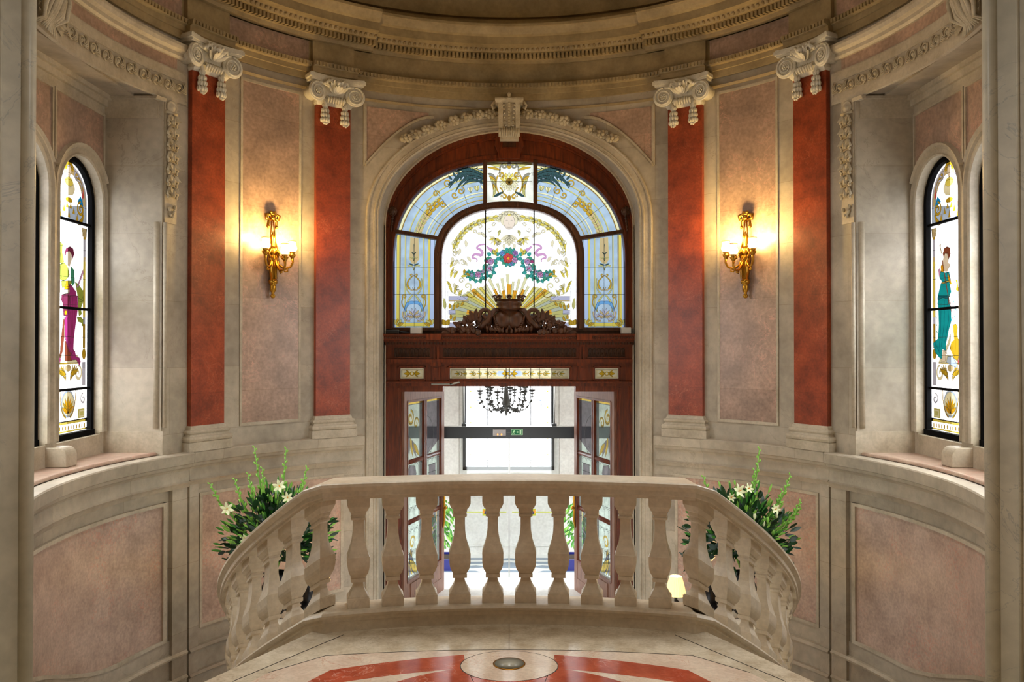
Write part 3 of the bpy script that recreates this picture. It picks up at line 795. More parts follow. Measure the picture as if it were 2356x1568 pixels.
# ------------------------------------------------------------ the great arched window over the door
YP = 10.20; MX = CX
def plane(Y): return lambda u, v, w: ((u-CX)*Y/F, Y+w, CZ-(v-HY)*Y/F)
def sell(a, b, yc, n, ybot, q=40):
    P = [(MX-a, ybot)]
    for i in range(q+1):
        t = pi - pi*i/q; c, s_ = cos(t), sin(t)
        P.append((MX+a*math.copysign(abs(c)**(2/n), c), yc-b*abs(s_)**(2/n)))
    return P+[(MX+a, ybot)]
YB = 756
O_w = sell(284.5, 224, 527, 2.0, YB); O_g = sell(267, 230, 600, 2.35, YB)
I_o = sell(173, 137, 600, 2.4, YB); I_g = sell(155, 122, 600, 2.4, YB)
win = empty('window_1', ((0), YP+.1, CZ-(YB-HY)*YP/F), 'great arched leaded window above the entrance portal', 'window', kind='structure')
fr = Mb('wood_red'); fw = plane(YP)
def band(mb, A, B, w0, w1, m=None):
    n = len(A); vs = [fw(u, v, w0) for u, v in A]+[fw(u, v, w0) for u, v in B]+[fw(u, v, w1) for u, v in A]+[fw(u, v, w1) for u, v in B]
    fs = []
    for i in range(n-1): fs += [(i, i+1, n+i+1, n+i), (2*n+i, 3*n+i, 3*n+i+1, 2*n+i+1), (i, 2*n+i, 2*n+i+1, i+1), (n+i, n+i+1, 3*n+i+1, 3*n+i)]
    fs += [(0, n, 3*n, 2*n), (n-1, 3*n-1, 4*n-1, 2*n-1)]
    mb.add(vs, fs, m)
def lerp(A, B, t): return [(a[0]+(b[0]-a[0])*t, a[1]+(b[1]-a[1])*t) for a, b in zip(A, B)]
band(fr, O_w, O_g, 0, .16)
band(fr, lerp(O_w, O_g, -.02), lerp(O_w, O_g, .18), -.05, .1); band(fr, lerp(O_w, O_g, .18), lerp(O_w, O_g, .26), -.03, .05)
band(fr, lerp(O_w, O_g, .78), lerp(O_w, O_g, .9), -.022, .05); band(fr, lerp(O_w, O_g, .9), O_g, -.012, .05)
fr.build('arched_frame', win, world=True)
rg = Mb('wood_carved'); band(rg, I_o, I_g, -.03, .12); band(rg, lerp(I_o, I_g, .3), lerp(I_o, I_g, .7), -.045, -.02)
for i in range(2, 42, 4):
    u, v = lerp(I_o, I_g, .5)[i]; p = fw(u, v, -.045); rg.ball(p, (.012, .008, .03), nu=6, nv=4)
rg.build('inner_frame', win, world=True)
mu = Mb('wood_carved')
for x in (1116, 1232):
    mu.prism([(x-4.5, 368), (x+4.5, 368), (x+4.5, 468), (x-4.5, 468)], fw, -.02, .10)
for sg in (1, -1):
    mu.prism([(MX-sg*262, 527), (MX-sg*163, 543), (MX-sg*163, 551.5), (MX-sg*262, 535.5)], fw, -.02, .10)
mu.prism([(MX-270, 753), (MX+270, 753), (MX+270, 760), (MX-270, 760)], fw, -.02, .12)
mu.build('glazing_bar', win, world=True)
mu = Mb('lead')
for x in (1117, 1229): mu.tube([fw(x, 474, .03), fw(x, 760, .03)], .008, 8)
mu.build('iron_bar', win, world=True)
# cartouche and rosettes on the frame
ca = Mb('wood_red')
ca.prism([(1143, 312), (1200, 312), (1205, 335), (1198, 352), (1196, 366), (1147, 366), (1145, 352), (1138, 335)], fw, -.065, 0)
for w_ in ((1157, 1187, 327, 341),):
    x0, x1, y0, y1 = w_
    for a, b, c_, d_ in ((x0-2, x1+2, y0-2, y0), (x0-2, x1+2, y1, y1+2), (x0-2, x0, y0, y1), (x1, x1+2, y0, y1)):
        ca.prism([(a, c_), (b, c_), (b, d_), (a, d_)], fw, -.082, -.06)
    ca.prism([(x0, y0), (x1, y0), (x1, y1), (x0, y1)], fw, -.072, -.06, 'wood_carved')
ca.build('cartouche', win, world=True)
for sg in (-1, 1):
    ro = Mb('wood_carved'); p = fw(MX+sg*267, 487, -.05)
    ro.lathe([(.055, 0), (.055, .02), (.035, .03), (.02, .045), (0, .05)], p, 14, axis='y')
    for i in range(8): ro.ball((p[0]+.042*cos(i*pi/4), p[1]-.02, p[2]+.042*sin(i*pi/4)), (.014, .014, .014), nu=6, nv=4)
    for k in range(6): ro.ball((p[0]+sg*.01*k*.4, p[1], p[2]-.05-.035*k), (.022-.002*k, .014, .022), nu=6, nv=4)
    ro.build('rosette', win, world=True)
fg = plane(YP+.05)
# centre light -------------------------------------------------
A = Art('g_bright', fg, 'l_', MX)
Ig2 = sell(157, 124, 600, 2.4, 756, 40)
A.poly(Ig2, 'g_bright', 0, False)
for off, cl in ((8, 'ink'), (14, 'grey'), (17, 'cream')):
    L = sell(155-off, 122-off, 600, 2.4, 754, 40); A.line(L, .9, cl, 3, False)
SX, SY = MX, 738
def ray_end(a, lim=137):            # clip rays inside the inner border
    c, s_ = cos(R(a)), sin(R(a)); return lim/abs(c) if abs(c) > .01 else 1e9
random.seed(3)
angs = [i*180/46 for i in range(47)]
for i in range(46):
    a0, a1 = angs[i], angs[i+1]; am = (a0+a1)/2; d = abs(90-am)
    rr = min(ray_end(a0), ray_end(a1), 142 if d < 45 else 400)
    if d > 35: rr = min(rr, 62+ 90*(d/90))
    if d < 35: rr = 138-abs(d)*.6
    cl = 'pale' if d < 34 else ('olive' if (i % 3) else 'greyol') if d > 58 else ('yellow' if i % 2 else 'pale')
    pw = lambda a, r: (SX+cos(R(a))*r, SY-sin(R(a))*r)
    if d < 34: segs = [(20, 62, 'yellow' if i % 2 else 'pale'), (62, 92+8*(i % 3), 'pale' if i % 2 else None)]
    else: segs = [(20, rr, cl)]
    for r0, r1, c_ in segs:
        if c_: A.poly([pw(a0, r0), pw(a0, r1), pw(a1, r1), pw(a1, r0)], c_, 1, False)
    A.line([pw(a0, 20), pw(a0, rr)], .55, 'ink', 4, False)
for a, r0, r1, hw in ((90, 20, 85, 3.5), (78.5, 20, 72, 3.2), (101.5, 20, 72, 3.2), (65, 20, 80, 2.6), (115, 20, 80, 2.6), (52, 20, 44, 3), (128, 20, 44, 3), (40, 20, 112, 2.0), (140, 20, 112, 2.0), (12, 20, 100, 3), (168, 20, 100, 3)):
    pw = lambda a, r: (SX+cos(R(a))*r, SY-sin(R(a))*r)
    A.poly([pw(a-hw, r0), pw(a-hw, r1), pw(a+hw, r1), pw(a+hw, r0)], 'orange', 2, False)
    A.line([pw(a-hw, r0), pw(a-hw, r1), pw(a+hw, r1), pw(a+hw, r0)], .5, 'ink', 5, False)
# capitals at both sides, scrolls above them
A.poly([(1032, 681), (1079, 681), (1072, 690), (1032, 690)], 'lilac', 3); A.poly([(1032, 690), (1079, 690), (1077, 693), (1032, 693)], 'tan', 3)
A.line([(1032, 681), (1079, 681), (1072, 690), (1079, 693), (1032, 693)], .6, 'ink', 5)
for x, y, a, L in ((1034, 710, -60, 14), (1042, 712, -50, 16), (1050, 708, -40, 14), (1060, 703, -30, 12), (1036, 735, -60, 14), (1042, 737, -30, 12)):
    A.leaf(x, y, a, L, 6, 'gold', 3, curl=-60)
A.poly([(1032, 713), (1048, 713), (1048, 723), (1032, 723)], 'lilac', 3); A.line([(1032, 713), (1048, 713), (1048, 723), (1032, 723)], .6, 'ink', 5)
A.spiral(1076, 658, 9, 60, 1.2, 'pale', 4, 3, -1, tail=bez((1036, 668), (1060, 690), (1082, 668), 8))
A.spiral(1094, 674, 5, 100, 1.0, 'gold', 2.5, 3, 1, tail=bez((1072, 678), (1082, 688), (1093, 680), 6))
for x, y, a, L, c_ in ((1040, 672, -110, 24, 0), (1046, 676, -90, 22, 30), (1056, 680, -80, 18, 40), (1036, 660, -100, 18, -40)):
    A.leaf(x, y, a, L, 6, 'yellow', 4, curl=c_)
# arch acanthus with curls
for t_ in range(4, 19):
    P = lerp(I_g, sell(115, 92, 603, 2.3, 756), .62)[t_]; Q = lerp(I_g, sell(115, 92, 603, 2.3, 756), .62)[t_+1]
    ang = degrees(atan2(Q[1]-P[1], Q[0]-P[0]))
    A.leaf(P[0], P[1], ang+38, 20, 8, 'yellow' if t_ % 2 else 'pale', 4, curl=-50); A.leaf(P[0], P[1], ang-38, 16, 6, 'pale' if t_ % 2 else 'yellow', 4, curl=50)
    if t_ % 4 == 0: A.spiral(P[0]+2, P[1]+2, 7, ang+90, 1.1, 'yellow', 3, 3, 1)
A.line(sell(113, 93, 618, 2.0, 640, 30), .7, 'grey', 4, False)
A.spiral(1046, 560, 8, -40, 1.3, 'pale', 3, 3, -1); A.spiral(1064, 604, 9, 150, 1.2, 'cream', 3, 3, 1, tail=bez((1036, 606), (1046, 596), (1058, 600), 6))
for x, y, a, L in ((1037, 640, -90, 30), (1044, 640, -75, 22), (1036, 616, -80, 20), (1068, 618, 80, 14), (1072, 628, 20, 12), (1060, 636, -20, 16)):
    A.leaf(x, y, a, L, 6, 'yellow' if L > 15 else 'gold', 4, curl=30)
# mask
A.disc(MX, 505, 21, 'cream', 2, .6, ry=18, mir=False)
for i in range(11):
    a = pi+pi*i/10; A.disc(MX+24*cos(a), 506+20*sin(a)*.9, 5, 'cream', 2, .5, n=9, mir=False)
A.disc(MX, 510, 13, 'skin', 3, .6, ry=18, mir=False)
A.line([(MX-8, 507), (MX-6, 506), (MX-3, 507)], .8, 'grey', 7); A.line([(MX, 508), (MX-1.5, 515), (MX+1, 516)], .5, 'grey', 7, False)
A.line([(MX-4, 521), (MX, 522), (MX+4, 521)], .8, 'grey', 7, False)
A.poly([(MX-4, 494), (MX, 490), (MX+4, 494), (MX, 497)], 'yellow', 6, False)
# shell collar, brackets
for i in range(7): A.leaf(MX, 540, 30+20*i, 24, 8, 'cream', 3, mir=False)
for i in range(6):
    A.leaf(1140, 548, 200-34*i, 17, 6, 'yellow' if i % 2 else 'cream', 4)
A.leaf(MX, 548, 90, 20, 10, 'cream', 5, mir=False); A.leaf(1152, 528, 140, 16, 7, 'olive', 4, curl=-60)
A.spiral(1126, 528, 6, 0, 1.1, 'cream', 2.5, 3, 1); A.leaf(1134, 574, 60, 18, 7, 'yellow', 4); A.leaf(1146, 570, 120, 16, 7, 'yellow', 4)
A.line([(1140, 535), (1150, 532), (1160, 540)], .8, 'ink', 6)
# line-drawn acanthus between mask and garlands
for x, y, r, a, q in ((1148, 560, 6, 90, 1), (1104, 520, 6, 200, 1), (1092, 532, 5, 60, -1), (1048, 582, 7, 90, 1), (1062, 645, 7, 0, -1), (1046, 626, 6, 180, 1), (1052, 690-30, 6, 40, 1), (1136, 516, 5, 0, -1)):
    A.spiral(x, y, r, a, 1.3, 'cream', 3.2, 3, q, out=.7)
for x, y, a, L in ((1120, 545, 200, 18), (1112, 536, 160, 16), (1070, 552, 60, 18), (1058, 570, 80, 18), (1052, 596, 100, 20), (1040, 590, 70, 18), (1074, 590, 30, 16), (1064, 600, 20, 16), (1044, 650, 60, 18), (1050, 666, 20, 18), (1158, 560, 60, 14), (1152, 552, 110, 16)):
    A.leaf(x, y, a, L, 7, 'pale' if int(x) % 2 else 'cream', 3, .6, curl=45)
for k in range(-14, 15):
    if abs(k) > 1: A.line([(MX+sin(R(k*3.9))*60, SY-cos(R(k*3.9))*60), (MX+sin(R(k*3.9))*(136-abs(k)*1.5), SY-cos(R(k*3.9))*(136-abs(k)*1.5))], .5, 'ink', 2, False)
# pink ribbons
A.ribbon(bez((1118, 562), (1100, 560), (1097, 570), 6)+bez((1098, 571), (1114, 576), (1108, 586), 6)+bez((1106, 587), (1088, 580), (1087, 592), 6)+bez((1087, 593), (1102, 594), (1096, 602), 5), 3, 2, 'pink', 3, mid=7)
A.ribbon(bez((1120, 566), (1130, 578), (1138, 574), 8), 3, 3, 'pink', 3, mid=8)
# garlands
def leaves(cx, cy, n, r, m1='green', m2='turq', mir=None):
    g_ = .5 if r > 20 else .85
    for i in range(n):
        a = 360*i/n+13; A.leaf(cx+cos(R(a))*r*.45, cy+sin(R(a))*r*.45, a, r*g_, r*g_*.8, m1 if i % 2 else m2, 3, mir=mir)
leaves(MX, 591, 15, 25, mir=False); A.poly([(MX-18, 580), (MX, 576), (MX+18, 580), (MX+16, 596), (MX, 606), (MX-16, 596)], 'green', 2, False)
A.flower(MX-2, 594, 12, 'red', 'orange', 5, False); A.flower(MX-16, 582, 7, 'blue', 'violet', 5, False); A.flower(MX+14, 582, 7, 'violet', 'mag', 5, False)
A.flower(MX+13, 598, 7, 'pink', 'violet', 5, False); A.flower(MX+5, 607, 5, 'blue', 'violet', 5, False)
for cx, cy, r in ((1135, 592, 13), (1128, 608, 13), (1124, 624, 13), (1112, 632, 11), (1100, 636, 12), (1086, 634, 10), (1078, 630, 8)):
    leaves(cx, cy, 7, r*1.1)
for cx, cy, r, m1, c_ in ((1130, 601, 7.5, 'pink', 'violet'), (1126, 617, 8, 'lilac', 'rose'), (1100, 631, 7.5, 'pink', 'rose'), (1111, 624, 5, 'lilac', 'violet'), (1085, 632, 5, 'ltblue', 'violet'), (1119, 601, 4, 'rose', 'red')):
    A.flower(cx, cy, r, m1, c_, 5)
# border details, lead ties
for y in (606, 671): A.line([(1017, y), (1032, y)], .7, 'lead')
A.line([(1032, 500+100), (1032, 756)], .6, 'ink', 4)
A.leaf(1024, 712, -95, 28, 8, 'olive', 3); A.leaf(1026, 748, -60, 16, 12, 'gold', 3); A.leaf(1026, 748, -120, 16, 12, 'gold', 3)
A.poly([(1032, 741), (1060, 741), (1060, 754), (1032, 754)], 'lilac', 2)
A.build('centre_pane', win)
# side lights -----------------------------------------------------
def side(px):
    return px
for sg in (-1, 1):
    g = (lambda u, v, w, sg=sg: fg(u if sg < 0 else 2*MX-u, v, w))
    A = Art('g_blue', g, 'p_', None); C = 952
    A.poly([(904, 754)]+[(max(904, q[0]), q[1]) for q in O_g if q[0] < 925 and q[1] > 528]+[(912, 531), (1006, 546), (1004, 754)], 'g_blue', 0)
    for x0, x1, c_ in ((905, 911, 'ltblue'), (912, 918, 'yellow'), (918.5, 920.5, 'gold'), (930, 933, 'olive'), (972, 975, 'olive'), (984, 989, 'yellow'), (990, 998, 'ltblue')):
        A.poly([(x0+1.2, 540), (x1+1.2, 540), (x1, 752), (x0, 752)], c_, 1); A.line([(x1+1.2, 540), (x1, 752)], .5, 'ink', 4)
    A.poly([(944, 545), (962, 547), (964, 596), (956, 606), (948, 606), (942, 596)], 'tan', 2); A.line([(944, 545), (942, 596), (948, 606), (956, 606), (964, 596), (962, 547)], .7, 'olive', 4)
    A.line([(953, 546), (953, 754)], .8, 'lead'); A.line([(904, 614), (1000, 614)], .8, 'lead'); A.line([(904, 676.5), (1000, 676.5)], .8, 'lead')
    def sy(fn):
        for mm in (0, 1):
            fn((lambda u: 2*C-u) if mm else (lambda u: u), -1 if mm else 1)
    def half(X, q):
        def P(*pts): return [(X(u), v) for u, v in pts]
        A.ribbon(P(*bez((952, 622), (950, 606), (938, 612), 8)), 1.5, 3, 'olive', 3)
        A.ribbon(P(*bez((952, 600), (948, 588), (944, 594), 6)), 1, 2.5, 'olive', 3)
        A.spiral(X(947), 632, 4, 0 if q > 0 else 180, 1, 'gold', 3, 3, q); A.ribbon(P(*bez((948, 636), (930, 650), (942, 664), 8)), 2, 5, 'gold', 3)
        A.ribbon(P(*bez((942, 664), (952, 672), (955, 660), 6)), 3, 1, 'tan', 3)
        A.ribbon(P(*bez((934, 640), (930, 664), (944, 676), 8)), 1.5, 3, 'olive', 3)
        A.spiral(X(930), 682, 5, 200 if q > 0 else -20, 1.1, 'gold', 3, 3, q, tail=P(*bez((936, 716), (920, 700), (926, 688), 8)))
        A.ribbon(P(*bez((950, 678), (936, 690), (932, 716), 10)), 3, 5, 'olive', 3)
        A.ribbon(P(*bez((931, 716), (934, 692), (952, 696), 10)), 3, 7, 'blue', 4, mid=7)
        A.spiral(X(940), 730, 8, 260 if q > 0 else -80, 1.2, 'lilac', 4, 4, -q, tail=P(*bez((930, 712), (928, 728), (934, 736), 6)))
        A.ribbon(P(*bez((926, 716), (926, 740), (944, 738), 8)), 3, 4, 'tan', 3)
        for k in range(4): A.leaf(X(952), 730, -90-q*(12+22*k), 22-k, 6, 'tan' if k % 2 else 'lilac', 5)
        for k in range(4): A.leaf(X(914), 748, -90+q*(k-1.5)*32+(20 if q > 0 else -20), 16, 8, 'gold' if k % 2 else 'olive', 5)
        A.ribbon(P(*bez((952, 560), (950, 580), (953, 600), 6)), .6, .8, 'dkgreen', 5, out=0)
        A.leaf(X(952), 585, -90-q*40, 8, 2.5, 'dkgreen', 5); A.leaf(X(952), 610, -90-q*70, 12, 3, 'dkgreen', 5)
    sy(half)
    A.poly([(920, 742), (984, 742), (984, 750), (920, 750)], 'yellow', 2); A.line([(920, 742), (984, 742), (984, 750), (920, 750), (920, 742)], .5, 'ink', 5)
    A.build('side_pane', win)
    # quadrant light ------------------------------------------------
    Gc = [q for q in O_g]; inner = I_o
    A = Art('g_blue', g, 'p_', None)
    # same parameter on both curves between the radial bar and the upper mullion
    def qcurve(t, n=16):     # t=0 on the outer edge, 1 on the inner edge
        out = []
        for i in range(n+1):
            k = i/n
            a0, a1 = pi-.215-.0*t, pi*.5+.20+.10*t
            a = a0+(a1-a0)*k
            def pt(aa, bb, yc, nn): c_, s_ = cos(a), sin(a); return (MX-aa*abs(c_)**(2/nn), yc-bb*abs(s_)**(2/nn))
            P = pt(268, 231, 600, 2.35); Q = pt(172, 136, 600, 2.4)
            x, y = P[0]+(Q[0]-P[0])*t, P[1]+(Q[1]-P[1])*t
            if i == n: x = 1111.5
            if i == 0:
                x = 909+ (1003-909)*t; y = 530+15*t
            out.append((x, y))
        return out
    C0 = [qcurve(j/10) for j in range(11)]
    A.poly(C0[0]+C0[10][::-1], 'g_blue', 0)
    for t0, t1, c_ in ((0, .05, 'lilac'), (.06, .12, 'pale'), (.12, .14, 'amber'), (.14, .30, 'blue'), (.30, .33, 'olive'), (.42, .45, 'olive'), (.70, .73, 'pale'), (.78, .80, 'olive'), (.88, .90, 'gold')):
        if c_ == 'blue': continue
        A.strip(qcurve(t0), qcurve(t1), c_, 1); A.line(qcurve(t1), .45, 'ink', 4)
    A.strip(qcurve(.46)[:7], qcurve(.60)[:7], 'tan', 2)
    A.line(qcurve(.53)[:9], .8, 'ink', 5)
    for k in (5, 9, 13):
        A.line([qcurve(0)[k], qcurve(1)[k]], .8, 'lead')
    for k in range(1, 9):
        x, y = qcurve(.53)[k]; x1, y1 = qcurve(.53)[k+1]; a = degrees(atan2(y1-y, x1-x))
        if k < 5:
            A.leaf(x, y, a-40, 9+k, 4, 'olive', 5); A.leaf(x, y, a+40, 9+k, 4, 'olive', 5)
        else:
            A.leaf(x, y, a-60, 17, 6, 'gold', 5, curl=80); A.leaf(x, y, a+55, 17, 6, 'gold', 5, curl=-80)
    for (x, y, r, a) in ((1003, 445, 8, 0), (1030, 420, 9, 90), (1020, 470, 7, 200), (1046, 448, 8, 20), (1060, 438, 9, -60), (985, 470, 6, 120)):
        A.spiral(x, y, r, a, 1.2, 'gold', 3.4, 5, 1 if x > 1020 else -1)
    for q_, (x0, y0, cx_, cy_, x1, y1, w_) in enumerate(((1112, 408, 1060, 378, 1034, 432, 12), (1112, 412, 1070, 392, 1048, 440, 9), (1112, 420, 1080, 404, 1064, 428, 7), (1112, 402, 1070, 378, 1046, 396, 9))):
        A.ribbon(bez((x0, y0), (cx_, cy_), (x1, y1), 12), 4, 1.5, 'dkgreen', 6, mid=w_, out=.6)
    for k in range(9):
        t = k/8; x = 1040+70*t; y = 412-22*sin(pi*t*.8)+6*t
        A.leaf(x, y, -150+90*t, 14, 5, 'dkgreen', 6, curl=40)
        A.leaf(x, y+4, 150-20*t, 16, 5, 'dkgreen', 6, curl=-50)
    for k in range(7): A.leaf(1076+5*k, 430-k, 60+20*(k % 3), 14, 5, 'olive' if k % 2 else 'pale', 5)
    for k in range(6): A.leaf(1080+k*6, 384+k*1.6, 10+8*k, 16, 3.5, 'olive', 6)
    A.build('quadrant_pane', win)
# top centre light ---------------------------------------------------
A = Art('g_pale', fg, 'p_', MX)
A.poly([(1120, 369.5), (1223, 369.5), (1229, 372), (1229, 465), (1115, 465), (1115, 372)], 'g_pale', 0, False)
A.poly([(1120, 373), (1223, 373), (1223, 379), (1120, 379)], 'olive', 1, False)
A.line([(MX, 369), (MX, 464)], .9, 'lead', 9, False); A.line([(1118, 416), (1224, 416)], .8, 'lead', 9, False)
for k in range(9): A.leaf(MX, 418, -180+22.5*k, 23, 9, 'yellow' if k % 2 else 'pale', 4, mir=False)
for k in range(8): A.leaf(MX, 418, 20+20*k, 22, 9, 'pale' if k % 2 else 'cream', 4, mir=False)
A.disc(MX, 417, 8, 'amber', 6, .6, mir=False)
A.spiral(1152, 402, 8, 60, 1.3, 'gold', 4, 6, -1, tail=bez((1150, 448), (1132, 420), (1150, 396), 10))
A.spiral(1160, 380, 6, 0, 1.1, 'grey', 4, 6, 1, tail=bez((1150, 398), (1148, 382), (1156, 376), 6))
A.ribbon(bez((1152, 384), (1140, 376), (1122, 376), 8), 2, 3, 'olive', 5, mid=8); A.ribbon(bez((1152, 390), (1140, 386), (1122, 384), 8), 2, 2, 'gold', 5, mid=6)
for k in range(6): A.leaf(1122+3*k, 398+6*k, 10+12*k, 26, 7, ('grey', 'gold', 'olive')[k % 3], 5, curl=50)
A.leaf(1136, 452, -28, 26, 6, 'dkgreen', 7); A.spiral(1160, 452, 7, 180, 1.1, 'gold', 4, 6, 1, tail=bez((1150, 430), (1162, 440), (1154, 452), 6))
A.leaf(MX, 388, -90, 14, 9, 'gold', 7, mir=False); A.leaf(MX, 448, 90, 14, 9, 'amber', 7, mir=False)
A.disc(MX, 376, 5, 'grey', 7, mir=False); A.line([(1120, 461), (1224, 461)], 1.2, 'olive', 5, False)
A.build('top_pane', win)

# ------------------------------------------------------------ wooden portal
zq = lambda y, Y=YP: CZ-(y-HY)*Y/F
xq = lambda x, Y=YP: (x-CX)*Y/F
bk = Mb('wood_carved'); bk.box(-1.49, 1.49, YP+.02, YP+.2, CZ-(772-HY)*YP/F, CZ-(753-HY)*YP/F); bk.build('sill_board', win, world=True)
po = empty('wooden_portal', (0, YP+.1, 0), 'carved red brown wooden entrance portal with cornice and small glazed transoms', 'portal')
co = Mb('wood_red'); XW = 1.49
def ms(mb, z0, z1, y, x=XW, m=None): mb.box(-x, x, y, YP+.2, z0, z1, m)
for y0, y1, yy_ in ((768, 772, -.20), (772, 782, -.18), (782, 787, -.13), (787, 793, -.09), (793, 797, -.05)): ms(co, zq(y1), zq(y0), YP+yy_)
for s in (-1, 1):                       # the cornice breaks forward over the two posts
    co.box(*sorted((s*.80, s*.98)), YP-.23, YP, zq(782), zq(768))
co.build('cornice', po, world=True)
dn = Mb('wood_carved'); x = -XW+.02
while x < XW-.02: dn.box(x, x+.022, YP-.12, YP-.08, zq(792), zq(787)); x += .038
dn.build('dentil_band', po, world=True)
dn = Mb('wood_carved'); x = -XW+.02
while x < XW-.02: dn.ball((x, YP-.185, zq(777)), (.008, .008, .012), nu=6, nv=4); x += .026
dn.build('bead_band', po, world=True)
fz = Mb('wood_red'); ms(fz, zq(826), zq(797), YP-.01)
ms(fz, zq(833), zq(826), YP-.05); ms(fz, zq(837), zq(833), YP-.03)
for x0, x1 in ((905, 992), (1018, 1327), (1351, 1439)):
    a, b = xq(x0), xq(x1)
    for z0, z1, c0, c1 in ((zq(797), zq(799), a, b), (zq(823), zq(821), a, b)): fz.box(c0, c1, YP-.03, YP, min(z0, z1), max(z0, z1))
for x in (1000, 1008, 1335, 1343): fz.box(xq(x)-.012, xq(x)+.012, YP-.035, YP, zq(826), zq(797))
fz.build('frieze', po, world=True)
fl = Mb('wood_carved')
for x0, x1 in ((905, 992), (1018, 1327), (1351, 1439)):
    a, b = xq(x0)+.01, xq(x1)-.01; n = int((b-a)/.047); p = (b-a)/n
    for i in range(n):
        c_ = a+p*(i+.5)
        fl.tube([(c_-p*.36, YP-.02, zq(820)), (c_-p*.36, YP-.022, zq(805)), (c_, YP-.024, zq(800.5)), (c_+p*.36, YP-.022, zq(805)), (c_+p*.36, YP-.02, zq(820))], .0045, 5)
        fl.tube([(c_, YP-.018, zq(820)), (c_, YP-.018, zq(811))], .0055, 5)
    fl.box(a, b, YP-.013, YP, zq(821), zq(800), 'wood_carved')
fl.build('fluting', po, world=True)
tf = Mb('wood_red')                     # transom rail with three glazed slots
slots = ((921, 975), (1035, 1310), (1369, 1423)); ya, yb = 847, 871
xs = [888.5]+[v for p in slots for v in p]+[1454.5]
tf.box(xq(xs[0]), xq(xs[-1]), YP, YP+.12, zq(ya), zq(836)); tf.box(xq(xs[0]), xq(xs[-1]), YP, YP+.12, zq(876), zq(yb))
for i in range(0, 8, 2): tf.box(xq(xs[i]), xq(xs[i+1]), YP, YP+.12, zq(yb), zq(ya))
for x0, x1 in slots:
    for a, b, c_, d_ in ((x0-5, x1+5, ya-5, ya-2.5), (x0-5, x1+5, yb+2.5, yb+5), (x0-5, x0-2.5, ya-5, yb+5), (x1+2.5, x1+5, ya-5, yb+5)):
        tf.box(xq(a), xq(b), YP-.02, YP, zq(d_), zq(c_))
for x in (1004, 1339):
    tf.box(xq(x-9), xq(x+9), YP-.04, YP, zq(874), zq(837)); tf.box(xq(x-12), xq(x+12), YP-.06, YP, zq(841), zq(833)); tf.box(xq(x-5), xq(x+5), YP-.055, YP, zq(868), zq(846))
tf.build('transom_rail', po, world=True)
for i, (x0, x1) in enumerate(slots):
    A = Art('v_cream', plane(YP+.04), 'v_', None); c_ = (x0+x1)/2
    A.poly([(x0-1, ya-1), (x1+1, ya-1), (x1+1, yb+1), (x0-1, yb+1)], 'v_cream', 0)
    for o_ in (2.5, 4.2): A.line([(x0+o_, ya+o_), (x1-o_, ya+o_), (x1-o_, yb-o_), (x0+o_, yb-o_), (x0+o_, ya+o_)], .8, 'gold' if o_ > 3 else 'grey', 3)
    A.disc(c_, 859, 6, 'gold', 4, .5, ry=4.5); A.disc(c_, 859, 3, 'cream', 6, .3)
    for sg in (-1, 1):
        A.leaf(c_+sg*5, 859, 0 if sg > 0 else 180, 14, 7, 'gold', 4); A.leaf(c_+sg*6, 857, -35 if sg > 0 else 215, 10, 3, 'gold', 4); A.leaf(c_+sg*6, 861, 35 if sg > 0 else 145, 10, 3, 'gold', 4)
        if x1-x0 > 100:
            for k in range(6):
                xx = c_+sg*(30+17*k)
                if k % 2: A.spiral(xx, 859, 6, 90*k, 1.2, 'gold', 1.8, 4, sg)
                A.leaf(xx, 859, 0 if sg > 0 else 180, 13, 3.4, 'gold', 4); A.leaf(xx, 858, -30 if sg > 0 else 210, 10, 3, 'olive', 4); A.leaf(xx, 860, 30 if sg > 0 else 150, 10, 3, 'olive', 4)
    if x1-x0 > 100:
        A.poly([(c_-26, 853), (c_+26, 853), (c_+30, 859), (c_+26, 865), (c_-26, 865), (c_-30, 859)], 'ltblue', 2)
        for k in (-69, 0, 69): A.line([(c_+k, ya), (c_+k, yb)], .8, 'lead')
    A.build('transom_pane', po)
hd = Mb('wood_red'); ms(hd, zq(888), zq(876), YP-.02); ms(hd, zq(880), zq(876), YP-.045)
XD = 1.30
for s in (-1, 1):
    hd.box(*sorted((s*XD, s*.80)), YP, YP+.1, zq(900.5), zq(887))
    hd.box(*sorted((s*XD, s*XW)), YP-.0, YP+.2, 0, zq(888)); hd.box(*sorted((s*(XD+.02), s*(XD+.05))), YP-.02, YP, 0, zq(892)); hd.box(*sorted((s*(XW-.04), s*XW)), YP-.03, YP, 0, zq(888))
hd.build('door_casing', po, world=True)
# crest on the cornice -------------------------------------------------------
cr = empty('carved_crest', (0, YP-.1, zq(767.5)), 'dark carved wood crown and shield crest standing on the portal cornice', 'crest')
fc = plane(YP-.12)
sh = Mb('wood_carved')
for sg in (-1, 1):
    sh.ball(fc(MX+sg*16, 736, 0), (.12, .07, .12), nu=14, nv=9)
    for k in range(6): sh.tube([fc(MX+sg*(4+9*k), 768-1.2*k, -.03), fc(MX+sg*(6+9*k), 760-1.5*k, -.08), fc(MX+sg*(3+10*k), 752-k, -.05)], [.02, .018, .006], 6)
    for k in range(8): sh.tube([fc(MX+sg*(22+2*k), 752-4*k, -.04), fc(MX+sg*(30+1.5*k), 750-5*k, -.07)], [.014, .006], 6)
sh.ball(fc(MX, 732, 0), (.17, .045, .15), nu=14, nv=8)
sh.prism([(1135, 766), (1130, 735), (1142, 712), (1172, 706), (1201, 712), (1213, 735), (1208, 766)], fc, 0, .05)
sh.build('shield', cr, world=True)
